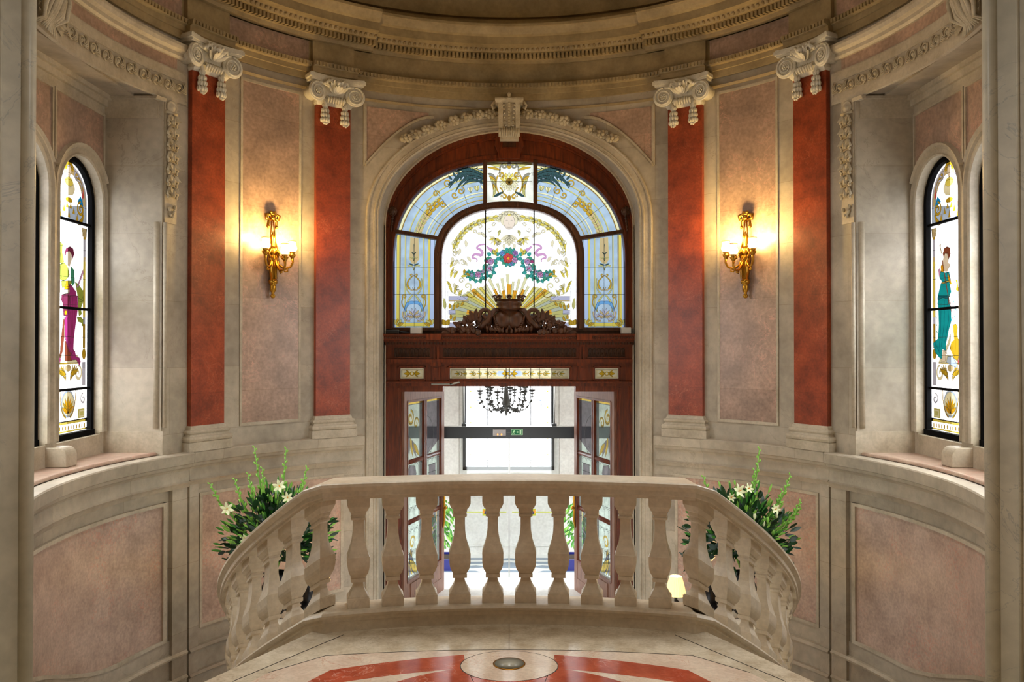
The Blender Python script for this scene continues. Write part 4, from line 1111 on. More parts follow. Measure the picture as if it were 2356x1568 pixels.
for sg in (-1, 1):
    sc_ = Mb('wood_carved')
    X = lambda u: MX+sg*(u-MX)
    def cv(pts, r, m=None): sc_.tube([fc(X(u), v, w_) for u, v, w_ in pts], r, 8, m)
    cv([(1148, 712, -.03), (1138, 713, -.04), (1130, 724, -.05), (1122, 738, -.06), (1108, 750, -.05), (1098, 754, -.03)], [.02, .032, .034, .034, .03, .015])
    P = []
    for i in range(26):
        t = i/25; rr = 15*(1-.85*t); a = -1.6*pi*t*1.6+.5; P.append((1118-rr*cos(a)*1.0, 724+rr*sin(a), -.05-.03*t))
    cv(P, [.03*(1-.6*i/25) for i in range(26)])
    cv([(1103, 724, 0), (1100, 740, 0), (1103, 755, 0)], [.02, .04, .03])
    sc_.ball(fc(X(1118), 738, 0), (.09, .05, .09), nu=10, nv=7)
    for k in range(5): cv([(1160-k*5, 766-k*2, -.05), (1152-k*6, 758, -.07), (1146-k*6, 750-k*.8, -.05)], [.008, .016, .004])
    sc_.build('scroll', cr, world=True)
cn = Mb('wood_carved')
for k in range(13):
    a = pi*k/12; cn.ball((xq(MX)-.14*cos(a), YP-.14-.05*sin(a), zq(702)), (.014, .014, .014), nu=6, nv=5)
cn.lathe([(0.0, -.08), (.125, -.08), (.135, -.06), (.13, -.05), (.14, -.02), (.15, .0), (.145, .02), (.0, .02)], (0, YP-.12, zq(698)), 20)
for k in range(8):
    a = 2*pi*k/8+pi/8*0; x_, y_ = .15*cos(a), .09*sin(a)
    cn.ball((x_*1.05, YP-.12+y_, zq(690)), (.022, .02, .03), nu=7, nv=5)
    cn.tube([(x_, YP-.12+y_, zq(692)), (x_*1.2, YP-.12+y_*1.2, zq(684))], [.02, .006], 6)
    for d in (-1, 0, 1): cn.ball((x_*1.15+.02*d, YP-.12+y_, zq(683)+(.012 if d == 0 else 0)), .014, nu=6, nv=5)
cn.lathe([(.0, .0), (.13, .0), (.15, .03), (.16, .035), (.0, .04)], (0, YP-.12, zq(696)), 20)
cn.build('crown', cr, world=True)
random.seed(5)
for sg in (-1, 1):
    fru = Mb('wood_carved')
    for k in range(34):
        t = random.random(); u = 1040+62*t; v = 765-random.random()*26*sin(pi*min(1, t*.9+.12))
        fru.ball(fc(MX+sg*(u-MX), v, -.02-.06*random.random()), random.uniform(.022, .04), nu=8, nv=6)
    for k in range(30):
        u = 1085+random.gauss(0, 6); v = 748+random.gauss(0, 6); fru.ball(fc(MX+sg*(u-MX), v, -.08), .014, nu=6, nv=4)
    fru.build('fruit_swag', cr, world=True)
def leaf3(mb, p, d, L, wd, up=(0, -1, 0), m=None, th=.006, bend=0):
    p = Vector(p); d = Vector(d).normalized(); s_ = d.cross(Vector(up)).normalized(); nrm = s_.cross(d)
    vs = []; n = 5
    for i in range(n+1):
        t = i/n; w_ = wd/2*sin(pi*min(.98, .08+.9*t))**.8; c_ = p+d*L*t+nrm*bend*t*t
        vs += [c_-s_*w_, c_+nrm*wd*.12, c_+s_*w_]
    fs = []
    for i in range(n):
        o = i*3; fs += [(o, o+1, o+4, o+3), (o+1, o+2, o+5, o+4)]
    mb.add(vs, fs, m, True)
for sg in (-1, 1):
    for (u, v, a, L) in ((1092, 738, 115, .14), (1092, 738, 80, .15), (1092, 738, 145, .12), (1088, 740, 175, .13), (1096, 736, 55, .12), (1062, 752, 150, .12), (1050, 760, 170, .13), (1078, 745, 120, .12), (1036, 766, 175, .10), (1104, 740, 90, .10), (1070, 750, 100, .09)):
        aa = R(a); d = (sg*cos(pi-aa) if False else -sg*cos(pi-aa)*-1*1, -.15, sin(aa))
        d = (cos(aa) if sg < 0 else -cos(aa), -.15, sin(aa))
        lv = Mb('wood_carved'); leaf3(lv, fc(MX+sg*(MX-u)*1 if sg > 0 else u, v, -.05), d, L, .06); lv.build('leaf', cr, world=True)

# ------------------------------------------------------------ entrance doors (open outwards)
def door_leaf(s, idx):
    ang = degrees(atan2(1.29, .385)); zt = zq(901, 10.2)
    hx = s*1.295
    label = 'open leaded glass door leaf on the %s of the entrance' % ('left' if s < 0 else 'right')
    d = empty('door_%d' % idx, (hx, YP+.02, 0), label, 'door', rz=0, kind='structure')
    d.rotation_euler = (0, 0, R(73.4) if s < 0 else R(106.6))
    Wd, H = 1.34, 2.75
    fr = Mb('wood_door')
    y0, y1 = (-.03, .03)
    fr.box(0, .10, y0, y1, 0, H); fr.box(Wd-.10, Wd, y0, y1, 0, H); fr.box(.10, Wd-.10, y0, y1, H-.13, H); fr.box(.10, Wd-.10, y0, y1, 0, .18)
    fr.box(.10, Wd-.10, y0*.8, y1*.8, .18, .42)
    fr.box(.2, Wd-.2, y0*1.1, y1*1.1, .22, .38)
    fr.build('door_frame', d)
    b = Mb('wood_red')
    xm = (Wd)/2
    b.box(xm-.03, xm+.03, y0*1.05, y1*1.05, .42, H-.13)
    for z in (H-.88, H-1.62): b.tube([(.10, 0, z), (Wd-.10, 0, z)], .03, 8)
    for x in (.10, xm-.03, xm+.03, Wd-.10): b.box(x-.012, x+.012, y0*1.2, y1*1.2, .42, H-.13)
    for z in (.42, H-.13): b.box(.1, Wd-.1, y0*1.2, y1*1.2, z-.012, z+.012)
    b.build('glazing_bar', d)
    # leaded glass: u along the leaf, v up
    for q, (a, c_) in enumerate(((.10, xm-.03), (xm+.03, Wd-.10))):
        A = Art('d_pale' if q == 0 else 'd_grey', lambda u, v, w: (u, (w if s < 0 else -w)*1.0, v), 'd_', None)
        A.poly([(a, .42), (c_, .42), (c_, H-.13), (a, H-.13)], 'd_pale', 0)
        L = lambda pts, w=.006, m='lead', k=4: A.line(pts, w, m, k)
        for k in range(4):
            x0 = a+(c_-a)*k/4; x1 = a+(c_-a)*(k+1)/4
            z = .5
            while z < H-.9:
                xm_ = (x0+x1)/2
                L([(x0, z+.03), (x0, z+.21), (x0+.02, z+.24)]); L([(x1, z+.03), (x1, z+.21), (x1-.02, z+.24)])
                L([(x0, z+.24), (x0+.02, z+.27), (xm_, z+.26), (x1-.02, z+.27), (x1, z+.24)], .005)
                L([(x0+.02, z+.24), (xm_, z+.255), (x1-.02, z+.24)], .005)
                z += .27
        # ornament in the upper part and at the foot
        A.poly([(a, H-.17), (c_, H-.17), (c_, H-.14), (a, H-.14)], 'd_yellow', 2); L([(a, H-.175), (c_, H-.175)])
        if q == 0:
            A.spiral(a+.16, H-.34, .10, 90, 1.4, 'd_gold', .05, 3, -1, out=0); A.spiral(a+.16, H-.34, .115, 90, 1.2, 'lead', .008, 4, -1, out=0)
            A.spiral(a+.34, H-.42, .08, 0, 1.2, 'd_gold', .04, 3, 1, out=0); A.spiral(a+.34, H-.42, .09, 0, 1.1, 'lead', .008, 4, 1, out=0)
            for k in range(5):
                A.leaf(a+.05+.05*k, H-.5-.04*k, -100+14*k, .26, .07, 'd_grey' if k % 2 else 'd_gold', 3, out=.004)
            A.poly([(a+.02, H-1.1), (a+.12, H-.92), (a+.3, H-.95), (a+.34, H-1.05), (a+.2, H-1.15), (a+.06, H-1.3)], 'd_grey', 3)
            L([(a+.02, H-1.1), (a+.12, H-.92), (a+.3, H-.95), (a+.34, H-1.05), (a+.2, H-1.15), (a+.06, H-1.3)], .008)
        else:
            A.poly([(a, H-.9), (a+.1, H-.86), (c_-.02, H-.7), (c_-.02, H-.18), (a, H-.18)], 'd_grey', 3)
            A.poly([(a+.14, H-2.3), (a+.40, H-2.3), (a+.38, H-1.0), (a+.16, H-1.0)], 'd_grey', 3)
            for z in (H-1.0, H-1.1, H-1.3, H-1.42, H-1.5): L([(a+.12, z), (a+.42, z)], .008)
            L([(a+.14, H-2.3), (a+.16, H-1.0)], .008); L([(a+.40, H-2.3), (a+.38, H-1.0)], .008)
            P = [(a+.02+.30*cos(t_), H-.62+.28*sin(t_)) for t_ in [pi*.5-pi*.75*i/10 for i in range(11)]]; L(P, .010); A.spiral(a+.2, H-.86, .1, 90, 1.2, 'lead', .01, 4, 1, out=0)
        for k in range(5):
            A.leaf(a+.08*k+.05, .46, 60+20*k, .34, .10, 'd_gold' if k % 2 == 0 else 'd_grey', 3, out=.006)
        A.spiral(a+.22, .86, .09, 0, 1.2, 'd_gold', .035, 4, 1, out=0)
        A.world = False; A.build('leaded_pane', d)
    hn = Mb('bronze_gold'); yy_ = -.05 if s > 0 else .05
    yy_ = -.05*(-s)*-1
    for sd in (-1, 1):
        hn.tube([(Wd-.05, sd*.035, .85), (Wd-.05, sd*.05, .95), (Wd-.05, sd*.05, 1.30), (Wd-.05, sd*.035, 1.40)], [.012, .018, .018, .012], 8)
        hn.ball((Wd-.05, sd*.07, 1.12), .025)
    hn.build('door_handle', d)
    return d
door_leaf(-1, 1); door_leaf(1, 2)
cl = Mb('steel'); cl.box(xq(993), xq(1040), YP-.035, YP-.02, zq(884.5), zq(881.5)); cl.tube([(xq(1036), YP-.03, zq(883)), (xq(1058), YP-.05, zq(877.5))], .014, 6)
cl.build('door_closer', po, world=True)
# things on the cornice
def cornice_box(name, x0, x1, y0, m, label, cat, dep=.10):
    b = Mb(m); b.box(xq(x0, YP-.15)-0, xq(x1, YP-.15), YP-.17, YP-.17+dep, zq(768), zq(y0))
    o = b.build(name, bevel=.008); return tag(o, label, cat)
cornice_box('sensor_box', 944, 970, 753.5, 'box_white', 'small pale grey sensor box standing left on the portal cornice', 'sensor box', .12)
cornice_box('sensor_box', 1430, 1452, 753.5, 'box_white', 'small pale grey sensor box standing right on the portal cornice', 'sensor box', .12)
b = cornice_box('flat_device', 888.5, 918, 759, 'device_black', 'flat black device at the left end of the portal cornice', 'device', .14)
cb = Mb('device_black'); cb.tube([(xq(918), YP-.1, zq(766.5)), (xq(924), YP-.12, zq(763)), (xq(930), YP-.11, zq(764)), (xq(944), YP-.1, zq(765))], .007, 6); tag(cb.build('cable'), 'black cable lying on the cornice between flat device and white box', 'cable')

# ------------------------------------------------------------ vestibule beyond the doors
YW, YG = 13.4, 12.1
v = Mb('vestibule_stone')
wz0, wz1, wx0, wx1 = 1.34, 3.12, -.735, .715
v.box(-3.4, wx0, YW, YW+.2, 0, 3.4); v.box(wx1, 3.4, YW, YW+.2, 0, 3.4); v.box(wx0, wx1, YW, YW+.2, 0, wz0); v.box(wx0, wx1, YW, YW+.2, wz1, 3.4)
for z, h_, d in ((.92, .03, .03), (1.20, .05, .05), (.14, .03, .02)): v.box(-3.4, 3.4, YW-d, YW, z, z+h_)
for s in (-1, 1):
    v.box(*sorted((s*.80, s*.83)), YW-.015, YW, 1.25, 3.4); v.box(*sorted((s*3.2, s*3.4)), 10.3, 11.2, 0, 3.4); v.box(*sorted((s*3.2, s*3.4)), 12.3, YW, 0, 3.4); v.box(*sorted((s*3.2, s*3.4)), 11.2, 12.3, 2.65, 3.4)
    v.box(*sorted((s*1.495, s*3.4)), 10.3, 10.5, 0, 3.4)
struct(v, 'wall_vestibule', 'pale stone back wall of the entrance vestibule', 'wall')
v = Mb('vestibule_stone'); v.box(-3.4, 3.4, 10.45, YW+.2, 3.36, 3.45); struct(v, 'ceiling_vestibule', 'vestibule ceiling', 'ceiling')
v = Mb('vestibule_stone'); v.box(-3.4, 3.4, 10.3, 12.04, -.12, .004); v.box(-3.4, 3.4, 12.04, 12.3, -.12, .006, 'mosaic_white')
v.box(-3.4, 3.4, 12.3, YW+.2, -.12, .005, 'mosaic_white')
fv = struct(v, 'floor_vestibule', 'vestibule floor of pale stone and blue and white mosaic', 'floor')
mo = Mb('mosaic_blue')
def mz(pts): mo.prism(pts, lambda u, v, w: (u, v, w), .005, .008)
def mirz(pts): mz(pts); mz([(-x, y) for x, y in pts][::-1])
mirz([(.0, 12.36), (.32, 12.36), (.22, 12.44), (.0, 12.47)]); mirz([(.42, 12.36), (1.9, 12.36), (1.9, 12.44), (.5, 12.44)])
mirz([(.0, 12.60), (.22, 12.56), (.20, 12.84), (.0, 12.92)]); mirz([(.3, 12.66), (.55, 12.58), (.75, 12.66), (.5, 12.74)])
mirz([(.42, 12.84), (.8, 12.80), (1.9, 12.84), (1.9, 12.93), (.8, 12.92), (.36, 12.95)]); mirz([(0, 13.05), (.3, 12.98), (.32, 13.08), (0, 13.17)]); mirz([(.4, 13.08), (1.9, 13.08), (1.9, 13.18), (.4, 13.18)])
mo.build('mosaic_band', fv)
wv = empty('window_2', (0, YW, wz0), 'tall leaded window in the back wall of the vestibule', 'window', kind='structure')
f = Mb('bar_black')
for x0, x1, z0, z1 in ((wx0, wx0+.05, wz0, wz1), (wx1-.05, wx1, wz0, wz1), (wx0, wx1, wz0, wz0+.055), (wx0, wx1, wz1-.05, wz1)): f.box(x0, x1, YW-.02, YW+.06, z0, z1)
f.build('window_frame', wv, world=True)
f = Mb('lead')
for x in (1122, 1171.5, 1221): f.tube([((x-CX)*YW/F, YW+.02, wz0+.04), ((x-CX)*YW/F, YW+.02, wz1)], .007, 6)
f.build('glazing_bar', wv, world=True)
A = Art('g_white', plane(YW+.03), 'o_', MX)
A.poly([(1068, 700+90), (1275, 790), (1275, 1079), (1068, 1079)], 'g_white', 0, False)
A.line([(1089, 795), (1089, 1076)], .8, 'lilac', 2); A.line([(1072, 1058), (MX, 1058)], .8, 'lilac', 2); A.line([(1089, 938), (1122, 938)], .5, 'ltblue', 2)
for k in range(6): A.disc(1083, 900+36*k, 1.6, 'yellow', 3, 0); A.disc(1098+13*k, 1063.5, 1.5, 'yellow', 3, 0)
for x, y, r in ((1100, 921, 2), (1098, 931, 1.6), (1128, 926, 2), (1144, 1050, 1.5)): A.disc(x, y, r, 'ltblue', 2, 0)
A.line(bez((1077, 895), (1084, 912), (1100, 920)), .7, 'lilac', 3)
A.build('leaded_pane', wv)
# sliding glass door with its black header
sd = empty('sliding_glass_door', (0, YG, 0), 'automatic glass door with wide black header bar across the vestibule', 'glass door')
gz0, gz1 = 1.986, 2.15
hb = Mb('bar_black'); hb.box(-3.2, 3.2, YG-.08, YG+.06, gz0+.03, gz1); hb.box(-3.2, 3.2, YG-.05, YG+.06, gz0, gz0+.03); hb.build('header', sd, world=True)
st = Mb('steel'); st.box(-3.2, 3.2, YG-.06, YG+.04, gz1, gz1+.008); st.build('header_trim', sd, world=True)
for s in (-1, 1):
    b = Mb('bar_black'); b.box(s*.645-.032, s*.645+.032, YG-.05, YG+.03, gz1+.008, gz1+.045); bo_ = b.build('bracket', sd, world=True)
    b = Mb('steel'); b.tube([(s*.645, YG, gz1+.04), (s*.645, YG, 3.36)], .011, 8); b.build('hanger_rod', sd, world=True)
    g = Mb('clear_glass'); g.box(*sorted((s*.012, s*.70)), YG-.006, YG+.006, .01, gz0); g.build('glass_panel', sd, world=True)
    b = Mb('steel'); b.box(*sorted((s*.004, s*.012)), YG-.008, YG+.008, .01, gz0); b.box(*sorted((s*.70, s*.706)), YG-.008, YG+.008, .01, gz0); b.build('glass_edge', sd, world=True)
    b = Mb('yellow_strip'); b.box(*sorted((s*.04, s*.64)), YG-.009, YG-.0065, .925, .94); b.build('safety_strip', sd, world=True)
    b = Mb('yellow_strip'); b.box(*sorted((s*.33, s*.38)), YG-.012, YG-.009, .88, .98); b.ball((s*.34, YG-.012, .925), (.03, .004, .022), 'planter_blue', nu=8, nv=5); b.ball((s*.36, YG-.014, .94), (.016, .004, .03), 'flower_orange', nu=8, nv=5)
    b.build('door_sticker', sd, world=True)
# green way-out sign
z0, z1 = CZ-(998.5-HY)*YG/F, CZ-(985-HY)*YG/F; x0, x1 = (1176-CX)*YG/F, (1202.5-CX)*YG/F; ys = YG-.081
sg_ = Mb('sign_pale'); sg_.box(x0, x1, ys-.010, ys, z0, z1); sg_.box(x0+.005, x1-.005, ys-.012, ys-.009, z0+.005, z1-.005, 'sign_green')
so = sg_.build('exit_sign'); tag(so, 'green emergency exit sign with running man, arrow and door on the black header', 'sign')
pg = Mb('sign_pale'); sw, sh_ = x1-x0, z1-z0
def sp(u, v, w): return (x0+u*sw, ys-.012-w, z0+v*sh_)
def spoly(P): pg.prism(P, sp, .0, .002)
spoly([(.40, .46), (.54, .46), (.54, .34), (.66, .5), (.54, .66), (.54, .54), (.40, .54)])
spoly([(.73, .2), (.88, .2), (.88, .82), (.73, .82)])
pg.ball(sp(.27, .77, 0), (.006, .002, .006), nu=8, nv=5)
def limb(a, b, w=.02):
    (ax, ay), (bx, by) = a, b; L = sqrt(((bx-ax)*2)**2+(by-ay)**2); nx, ny = -(by-ay)/L*w, (bx-ax)*2/L*w*2
    spoly([(ax+nx, ay+ny), (bx+nx, by+ny), (bx-nx, by-ny), (ax-nx, ay-ny)])
limb((.25, .70), (.20, .46), .035); limb((.20, .46), (.26, .34)); limb((.26, .34), (.24, .18)); limb((.20, .46), (.15, .32)); limb((.15, .32), (.09, .30)); limb((.25, .66), (.31, .58)); limb((.31, .58), (.34, .64), .015); limb((.23, .68), (.16, .62)); limb((.16, .62), (.14, .52), .015)
pg.build('pictogram', so)
z0, z1 = CZ-(999.5-HY)*YG/F, CZ-(985-HY)*YG/F; x0, x1 = (1134.5-CX)*YG/F, (1164-CX)*YG/F
em = Mb('lamp_plastic'); em.box(x0, x1, ys-.045, ys, z0, z1); em.box(x0+.006, x1-.006, ys-.05, ys-.044, z0+.035, z1-.004)
eo = em.build('emergency_light', bevel=.006); tag(eo, 'white emergency light with two small orange lamps on the black header', 'light')
for k in (.37, .66):
    l = Mb('led_orange'); l.ball((x0+(x1-x0)*k, ys-.046, z0+.018), (.010, .006, .014), nu=8, nv=6); l.build('small_lamp', eo)
cw = Mb('steel'); cw.tube([(x1+.008, ys-.006, z0+.045), (-.005+(1176-CX)*YG/F, ys-.006, z0+.045)], .0025, 6); tag(cw.build('conduit'), 'short thin metal conduit between emergency light and exit sign', 'conduit')

# chandelier in the vestibule
ch = empty('chandelier', (-.045, 12.72, 3.36), 'grey metal chandelier with leafy arms hanging in the vestibule', 'chandelier')
c = Mb('pewter'); Z0 = -(3.36-2.24)
c.lathe([(0, Z0), (.012, Z0+.03), (.025, Z0+.06), (.014, Z0+.085), (.03, Z0+.12), (.035, Z0+.15), (.05, Z0+.17), (.075, Z0+.19), (.05, Z0+.24), (.035, Z0+.34), (.028, Z0+.45), (.05, Z0+.48), (.02, Z0+.5), (.008, Z0+.52), (.008, 0)], (0, 0, 0), 14)
c.lathe([(.06, -.03), (.06, 0), (0, 0)], (0, 0, 0), 14)
c.build('stem', ch)
random.seed(11)
arm0 = None
for i in range(12):
    a = 2*pi*i/12+.2; rr = .40 if i % 2 == 0 else .30; hz = .30 if i % 2 == 0 else .36
    m = Mb('pewter'); pts = []
    for k in range(9):
        t = k/8; r = .04+(rr-.04)*sin(t*pi/2); z = Z0+.16-.07*sin(pi*min(1, t*1.3)) + (hz-.16)*max(0, t-.35)**1.6*1.9
        pts.append((r*cos(a), r*sin(a), z))
    m.tube(pts, .006, 6); e = pts[-1]
    for k, (dz, rr_) in enumerate(((0, .034), (.05, .045), (.085, .06))):
        m.lathe([(0, -.012), (rr_*.4, -.008), (rr_, .012), (rr_*.9, .014), (0, 0)], (e[0], e[1], e[2]+dz), 10)
    m.tube([e, (e[0], e[1], e[2]+.09)], .007, 6)
    ar = m.build('arm', ch)
    q = Mb('candle'); q.tube([(e[0], e[1], e[2]+.085), (e[0], e[1], e[2]+.17)], [.009, .003], 8); q.build('candle', ar)
    l = Mb('pewter')
    for k in (2, 3, 5, 6):
        for z_ in range(3):
            d = (random.uniform(-1, 1), random.uniform(-1, 1), random.uniform(-.6, .9)); leaf3(l, pts[k], d, random.uniform(.035, .06), .03)
    for z_ in range(6):
        b_ = 2*pi*z_/6; leaf3(l, (e[0], e[1], e[2]+.085), (cos(b_), sin(b_), .5), .055, .025)
    l.build('metal_leaves', ar)

# planters and small trees seen through the doorway
def planter(s, label1, label2):
    p = Mb('planter_blue'); X0, X1 = sorted((s*.80, s*1.35))
    for a, b_, c_, d in ((X0, X1, 12.42, 12.45), (X0, X1, 12.87, 12.90), (X0, X0+.03, 12.45, 12.87), (X1-.03, X1, 12.45, 12.87)): p.box(a, b_, c_, d, .008, .17)
    p.box(X0+.03, X1-.03, 12.45, 12.87, .008, .03)
    o = p.build('planter'); tag(o, label1, 'planter')
    q = Mb('soil'); q.box(X0+.03, X1-.03, 12.45, 12.87, .03, .14); q.build('soil', o)
    t = empty('potted_tree', (s*1.02, 12.62, .14), label2, 'tree')
    tr = Mb('stem_green'); tr.tube([(0, 0, 0), (-s*.07, 0, .22), (-s*.02, .0, .45), (s*.02, 0, .72)], [.014, .012, .01, .005], 7)
    for k in range(10): tr.tube([(-s*.02, 0, .3+.04*k), (random.uniform(-.15, .15), random.uniform(-.12, .12), .42+.045*k)], [.006, .002], 5)
    tr.build('trunk', t)
    lf = Mb('leaf_mid')
    for k in range(260):
        a = random.uniform(0, 2*pi); r = random.uniform(.02, .21); z = random.uniform(.20, .86)
        leaf3(lf, (r*cos(a), r*sin(a), z), (cos(a)*.5, sin(a)*.5, -random.uniform(.3, 1)), random.uniform(.05, .09), .028, m=('leaf_mid' if k % 3 else 'leaf_lime'))
    lf.build('foliage', t)
planter(-1, 'blue rectangular planter behind the left door leaf', 'small leafy tree growing in the left blue planter')
planter(1, 'blue rectangular planter behind the right door leaf', 'small leafy tree growing in the right blue planter')

# ------------------------------------------------------------ niche windows
XG = 3.80
def niche_window(s, c, idx, art):
    w = empty('window_%d' % idx, (s*XG, c, ZWB), 'tall round headed leaded window in the %s niche, %s' % ('left' if s < 0 else 'right', {yw[0]: 'nearest the entrance with a robed figure', yw[1]: 'middle one mostly hidden by the pillar', yw[2]: 'the one hidden behind the pillar'}[c]), 'window', kind='structure')
    fo = Mb('window_black')
    def arch(r, off=0): return [(c-r, ZWB+off)]+[(c-r*cos(pi*i/24), ZSP+r*sin(pi*i/24)) for i in range(25)]+[(c+r, ZWB+off)]
    A_, B_ = arch(HWN+.01), arch(HWN-.045, .05); n = len(A_); g = lambda u, v, w_: (s*(XG+w_), u, v)
    vs = [g(u, v, -.02) for u, v in A_]+[g(u, v, -.02) for u, v in B_]+[g(u, v, .034) for u, v in A_]+[g(u, v, .034) for u, v in B_]; fs = []
    for i in range(n-1): fs += [(i, i+1, n+i+1, n+i), (2*n+i, 3*n+i, 3*n+i+1, 2*n+i+1), (i, 2*n+i, 2*n+i+1, i+1), (n+i, n+i+1, 3*n+i+1, 3*n+i)]
    fo.add(vs, fs); fo.box(*sorted((s*(XG-.03), s*(XG+.034))), c-HWN-.01, c+HWN+.01, ZWB-.02, ZWB+.05)
    fo.build('window_frame', w, world=True)
    br = Mb('window_black')
    for z in (4.39, 3.63, 2.925): br.box(*sorted((s*(XG-.005), s*(XG+.02))), c-HWN+.03, c+HWN-.03, z-.011, z+.011)
    br.build('glazing_bar', w, world=True)
    gy = XG+.022
    A = Art('g_white', lambda u, v, w_: (s*(gy+w_*1.0), u, v), 'o_', None)
    A.poly(arch(HWN-.03, .03), 'g_white', 0)
    ln = lambda P, wd=.004, m='lead', k=8: A.line(P, wd, m, k)
    art(A, s, c, gy, ln)
    A.build('leaded_pane', w)
def art_common(A, c, ln, sgn):
    r = HWN-.045
    o = .004
    # round head: gold rim, scrolls, mask and hanging bells
    L = lambda rr: [(c-rr, ZSP-.17)]+[(c-rr*cos(pi*i/20), ZSP+rr*sin(pi*i/20)) for i in range(21)]+[(c+rr, ZSP-.17)]
    A.strip(L(r-.02), L(r-.045), 'lilac', 1); A.strip(L(r-.045), L(r-.10), 'tan', 1); ln(L(r-.02), .003); ln(L(r-.045), .003); ln(L(r-.10), .003)
    for i in range(5):
        a = 60+i*8; A.leaf(c+(r-.07)*cos(R(a-40)), ZSP+(r-.07)*sin(R(a-40)), a+50, .07, .03, 'gold', 2, .002)
        A.leaf(c-(r-.07)*cos(R(a-40)), ZSP+(r-.07)*sin(R(a-40)), 130-a, .07, .03, 'gold', 2, .002)
    A.poly([(c-.3, ZSP-.20), (c+.3, ZSP-.20), (c+.3, ZSP-.02), (c, ZSP-.06), (c-.3, ZSP-.02)], 'ltblue', 1)
    for q in (-1, 1):
        A.poly([(c+q*.14, ZSP+.0), (c+q*.20, ZSP+.06), (c+q*.24, ZSP-.0), (c+q*.25, ZSP-.10), (c+q*.21, ZSP-.04)], 'sky', 4)
        A.spiral(c+q*.20, ZSP-.06, .065, 90, 1.5, 'gold', .028, 5, q, out=.003); A.spiral(c+q*.13, ZSP+.23, .045, -90, 1.2, 'lilac', .022, 5, -q, out=.003, tail=bez((c+q*.24, ZSP+.02), (c+q*.22, ZSP+.2), (c+q*.14, ZSP+.19), 6))
        A.ribbon(bez((c+q*.25, ZSP-.10), (c+q*.2, ZSP-.22), (c+q*.13, ZSP-.18), 8), .02, .02, 'gold', 5, .003, mid=.05)
        A.poly([(c+q*.26, ZSP+.05), (c+q*.24, ZSP+.13), (c+q*.22, ZSP+.04)], 'red', 6)
    for i in range(9): A.disc(c+.055*cos(pi*i/8), ZSP+.27+.045*sin(pi*i/8), .022, 'gold', 5, .002, n=8)
    A.disc(c, ZSP+.24, .032, 'skin', 6, .003, ry=.05); A.disc(c, ZSP+.15, .07, 'yellow', 4, .003, ry=.04); A.disc(c, ZSP+.10, .1, 'cream', 3, .003, ry=.07)
    A.disc(c, ZSP-.01, .06, 'gold', 4, .002, ry=.022)
    for i, (dx, dz) in enumerate(((-.03, -.05), (.03, -.05), (-.08, -.09), (.08, -.09), (0, -.13), (-.14, -.14), (.14, -.14))):
        A.poly([(c+dx, ZSP+dz+.03), (c+dx+.022, ZSP+dz-.03), (c+dx-.022, ZSP+dz-.03)], 'gold', 6); ln([(c+dx, ZSP+dz+.03), (c+dx+.022, ZSP+dz-.03), (c+dx-.022, ZSP+dz-.03), (c+dx, ZSP+dz+.03)], .0025)
    # slim columns at both sides of the tall field
    for q in (-1, 1):
        X = c+q*.27
        A.poly([(X-.045, 4.36), (X+.045, 4.36), (X+.035, 4.28), (X-.035, 4.28)], 'tan', 3); A.spiral(X-q*.03, 4.33, .025, 0, 1, 'cream', .012, 5, q, out=.002)
        for z0, z1, cc in ((4.28, 4.26, 'gold'), (4.26, 4.10, 'lilac'), (4.10, 4.06, 'tan'), (4.06, 3.56, 'yellow'), (3.56, 3.50, 'lilac'), (3.5, 3.28, 'amber')): A.poly([(X-.022, z0), (X+.022, z0), (X+.022, z1), (X-.022, z1)], cc, 2)
        A.line([(X-.022, 4.28), (X-.022, 3.2)], .003, 'ink', 6); A.line([(X+.022, 4.28), (X+.022, 3.2)], .003, 'ink', 6)
        A.disc(X, 3.23, .035, 'gold', 3, .003, ry=.05); A.poly([(X-.03, 3.16), (X+.03, 3.16), (X+.03, 2.95), (X-.03, 2.95)], 'lilac', 2)
    # plinth, acanthus
    A.poly([(c-.20, 3.155), (c+.20, 3.155), (c+.16, 3.22), (c-.16, 3.22)], 'cream', 6); ln([(c-.20, 3.155), (c+.20, 3.155), (c+.16, 3.22), (c-.16, 3.22), (c-.20, 3.155)], .004)
    A.poly([(c-.2, 3.145), (c+.2, 3.145), (c+.2, 3.155), (c-.2, 3.155)], 'gold', 6)
    for q in (-1, 1):
        A.spiral(c+q*.17, 3.06, .07, 90, 1.3, 'cream', .03, 4, -q, out=.003)
        for k in range(4): A.leaf(c+q*.03, 3.0+.02*k, 90-q*(40+18*k), .16, .045, 'gold' if k % 2 else 'tan', 5, .003, curl=q*40)
    A.disc(c, 3.11, .05, 'tan', 5, .003, ry=.03)
    # foot panel
    A.disc(c, 2.80, .115, 'ltblue', 2, .004, ry=.12); A.disc(c, 2.80, .10, 'cream', 3, .002, ry=.105, n=16)
    for k in range(7): A.leaf(c, 2.72, 90+(k-3)*20, .15-.012*abs(k-3), .035, 'gold' if k % 2 else 'orange', 5, .003)
    for q in (-1, 1):
        A.ribbon(bez((c+q*.13, 2.92), (c+q*.13, 2.72), (c+q*.03, 2.68), 8), .012, .02, 'gold', 4, .002)
        A.spiral(c+q*.26, 2.83, .05, 90, 1.2, 'lilac', .02, 4, q, out=.002); 
        for a_, b_ in ((.17, .29),):
            for k_, (w_, cc) in enumerate(((.0, 'olive'), (.025, 'cream'), (.04, 'olive'))):
                A.poly([(c+q*(a_+w_), 2.66+w_*.5), (c+q*(b_-w_*.5), 2.66+w_*.5), (c+q*(b_-w_*.5), 2.745-w_*.6), (c+q*(a_+w_), 2.745-w_*.6)], cc, 3+k_)
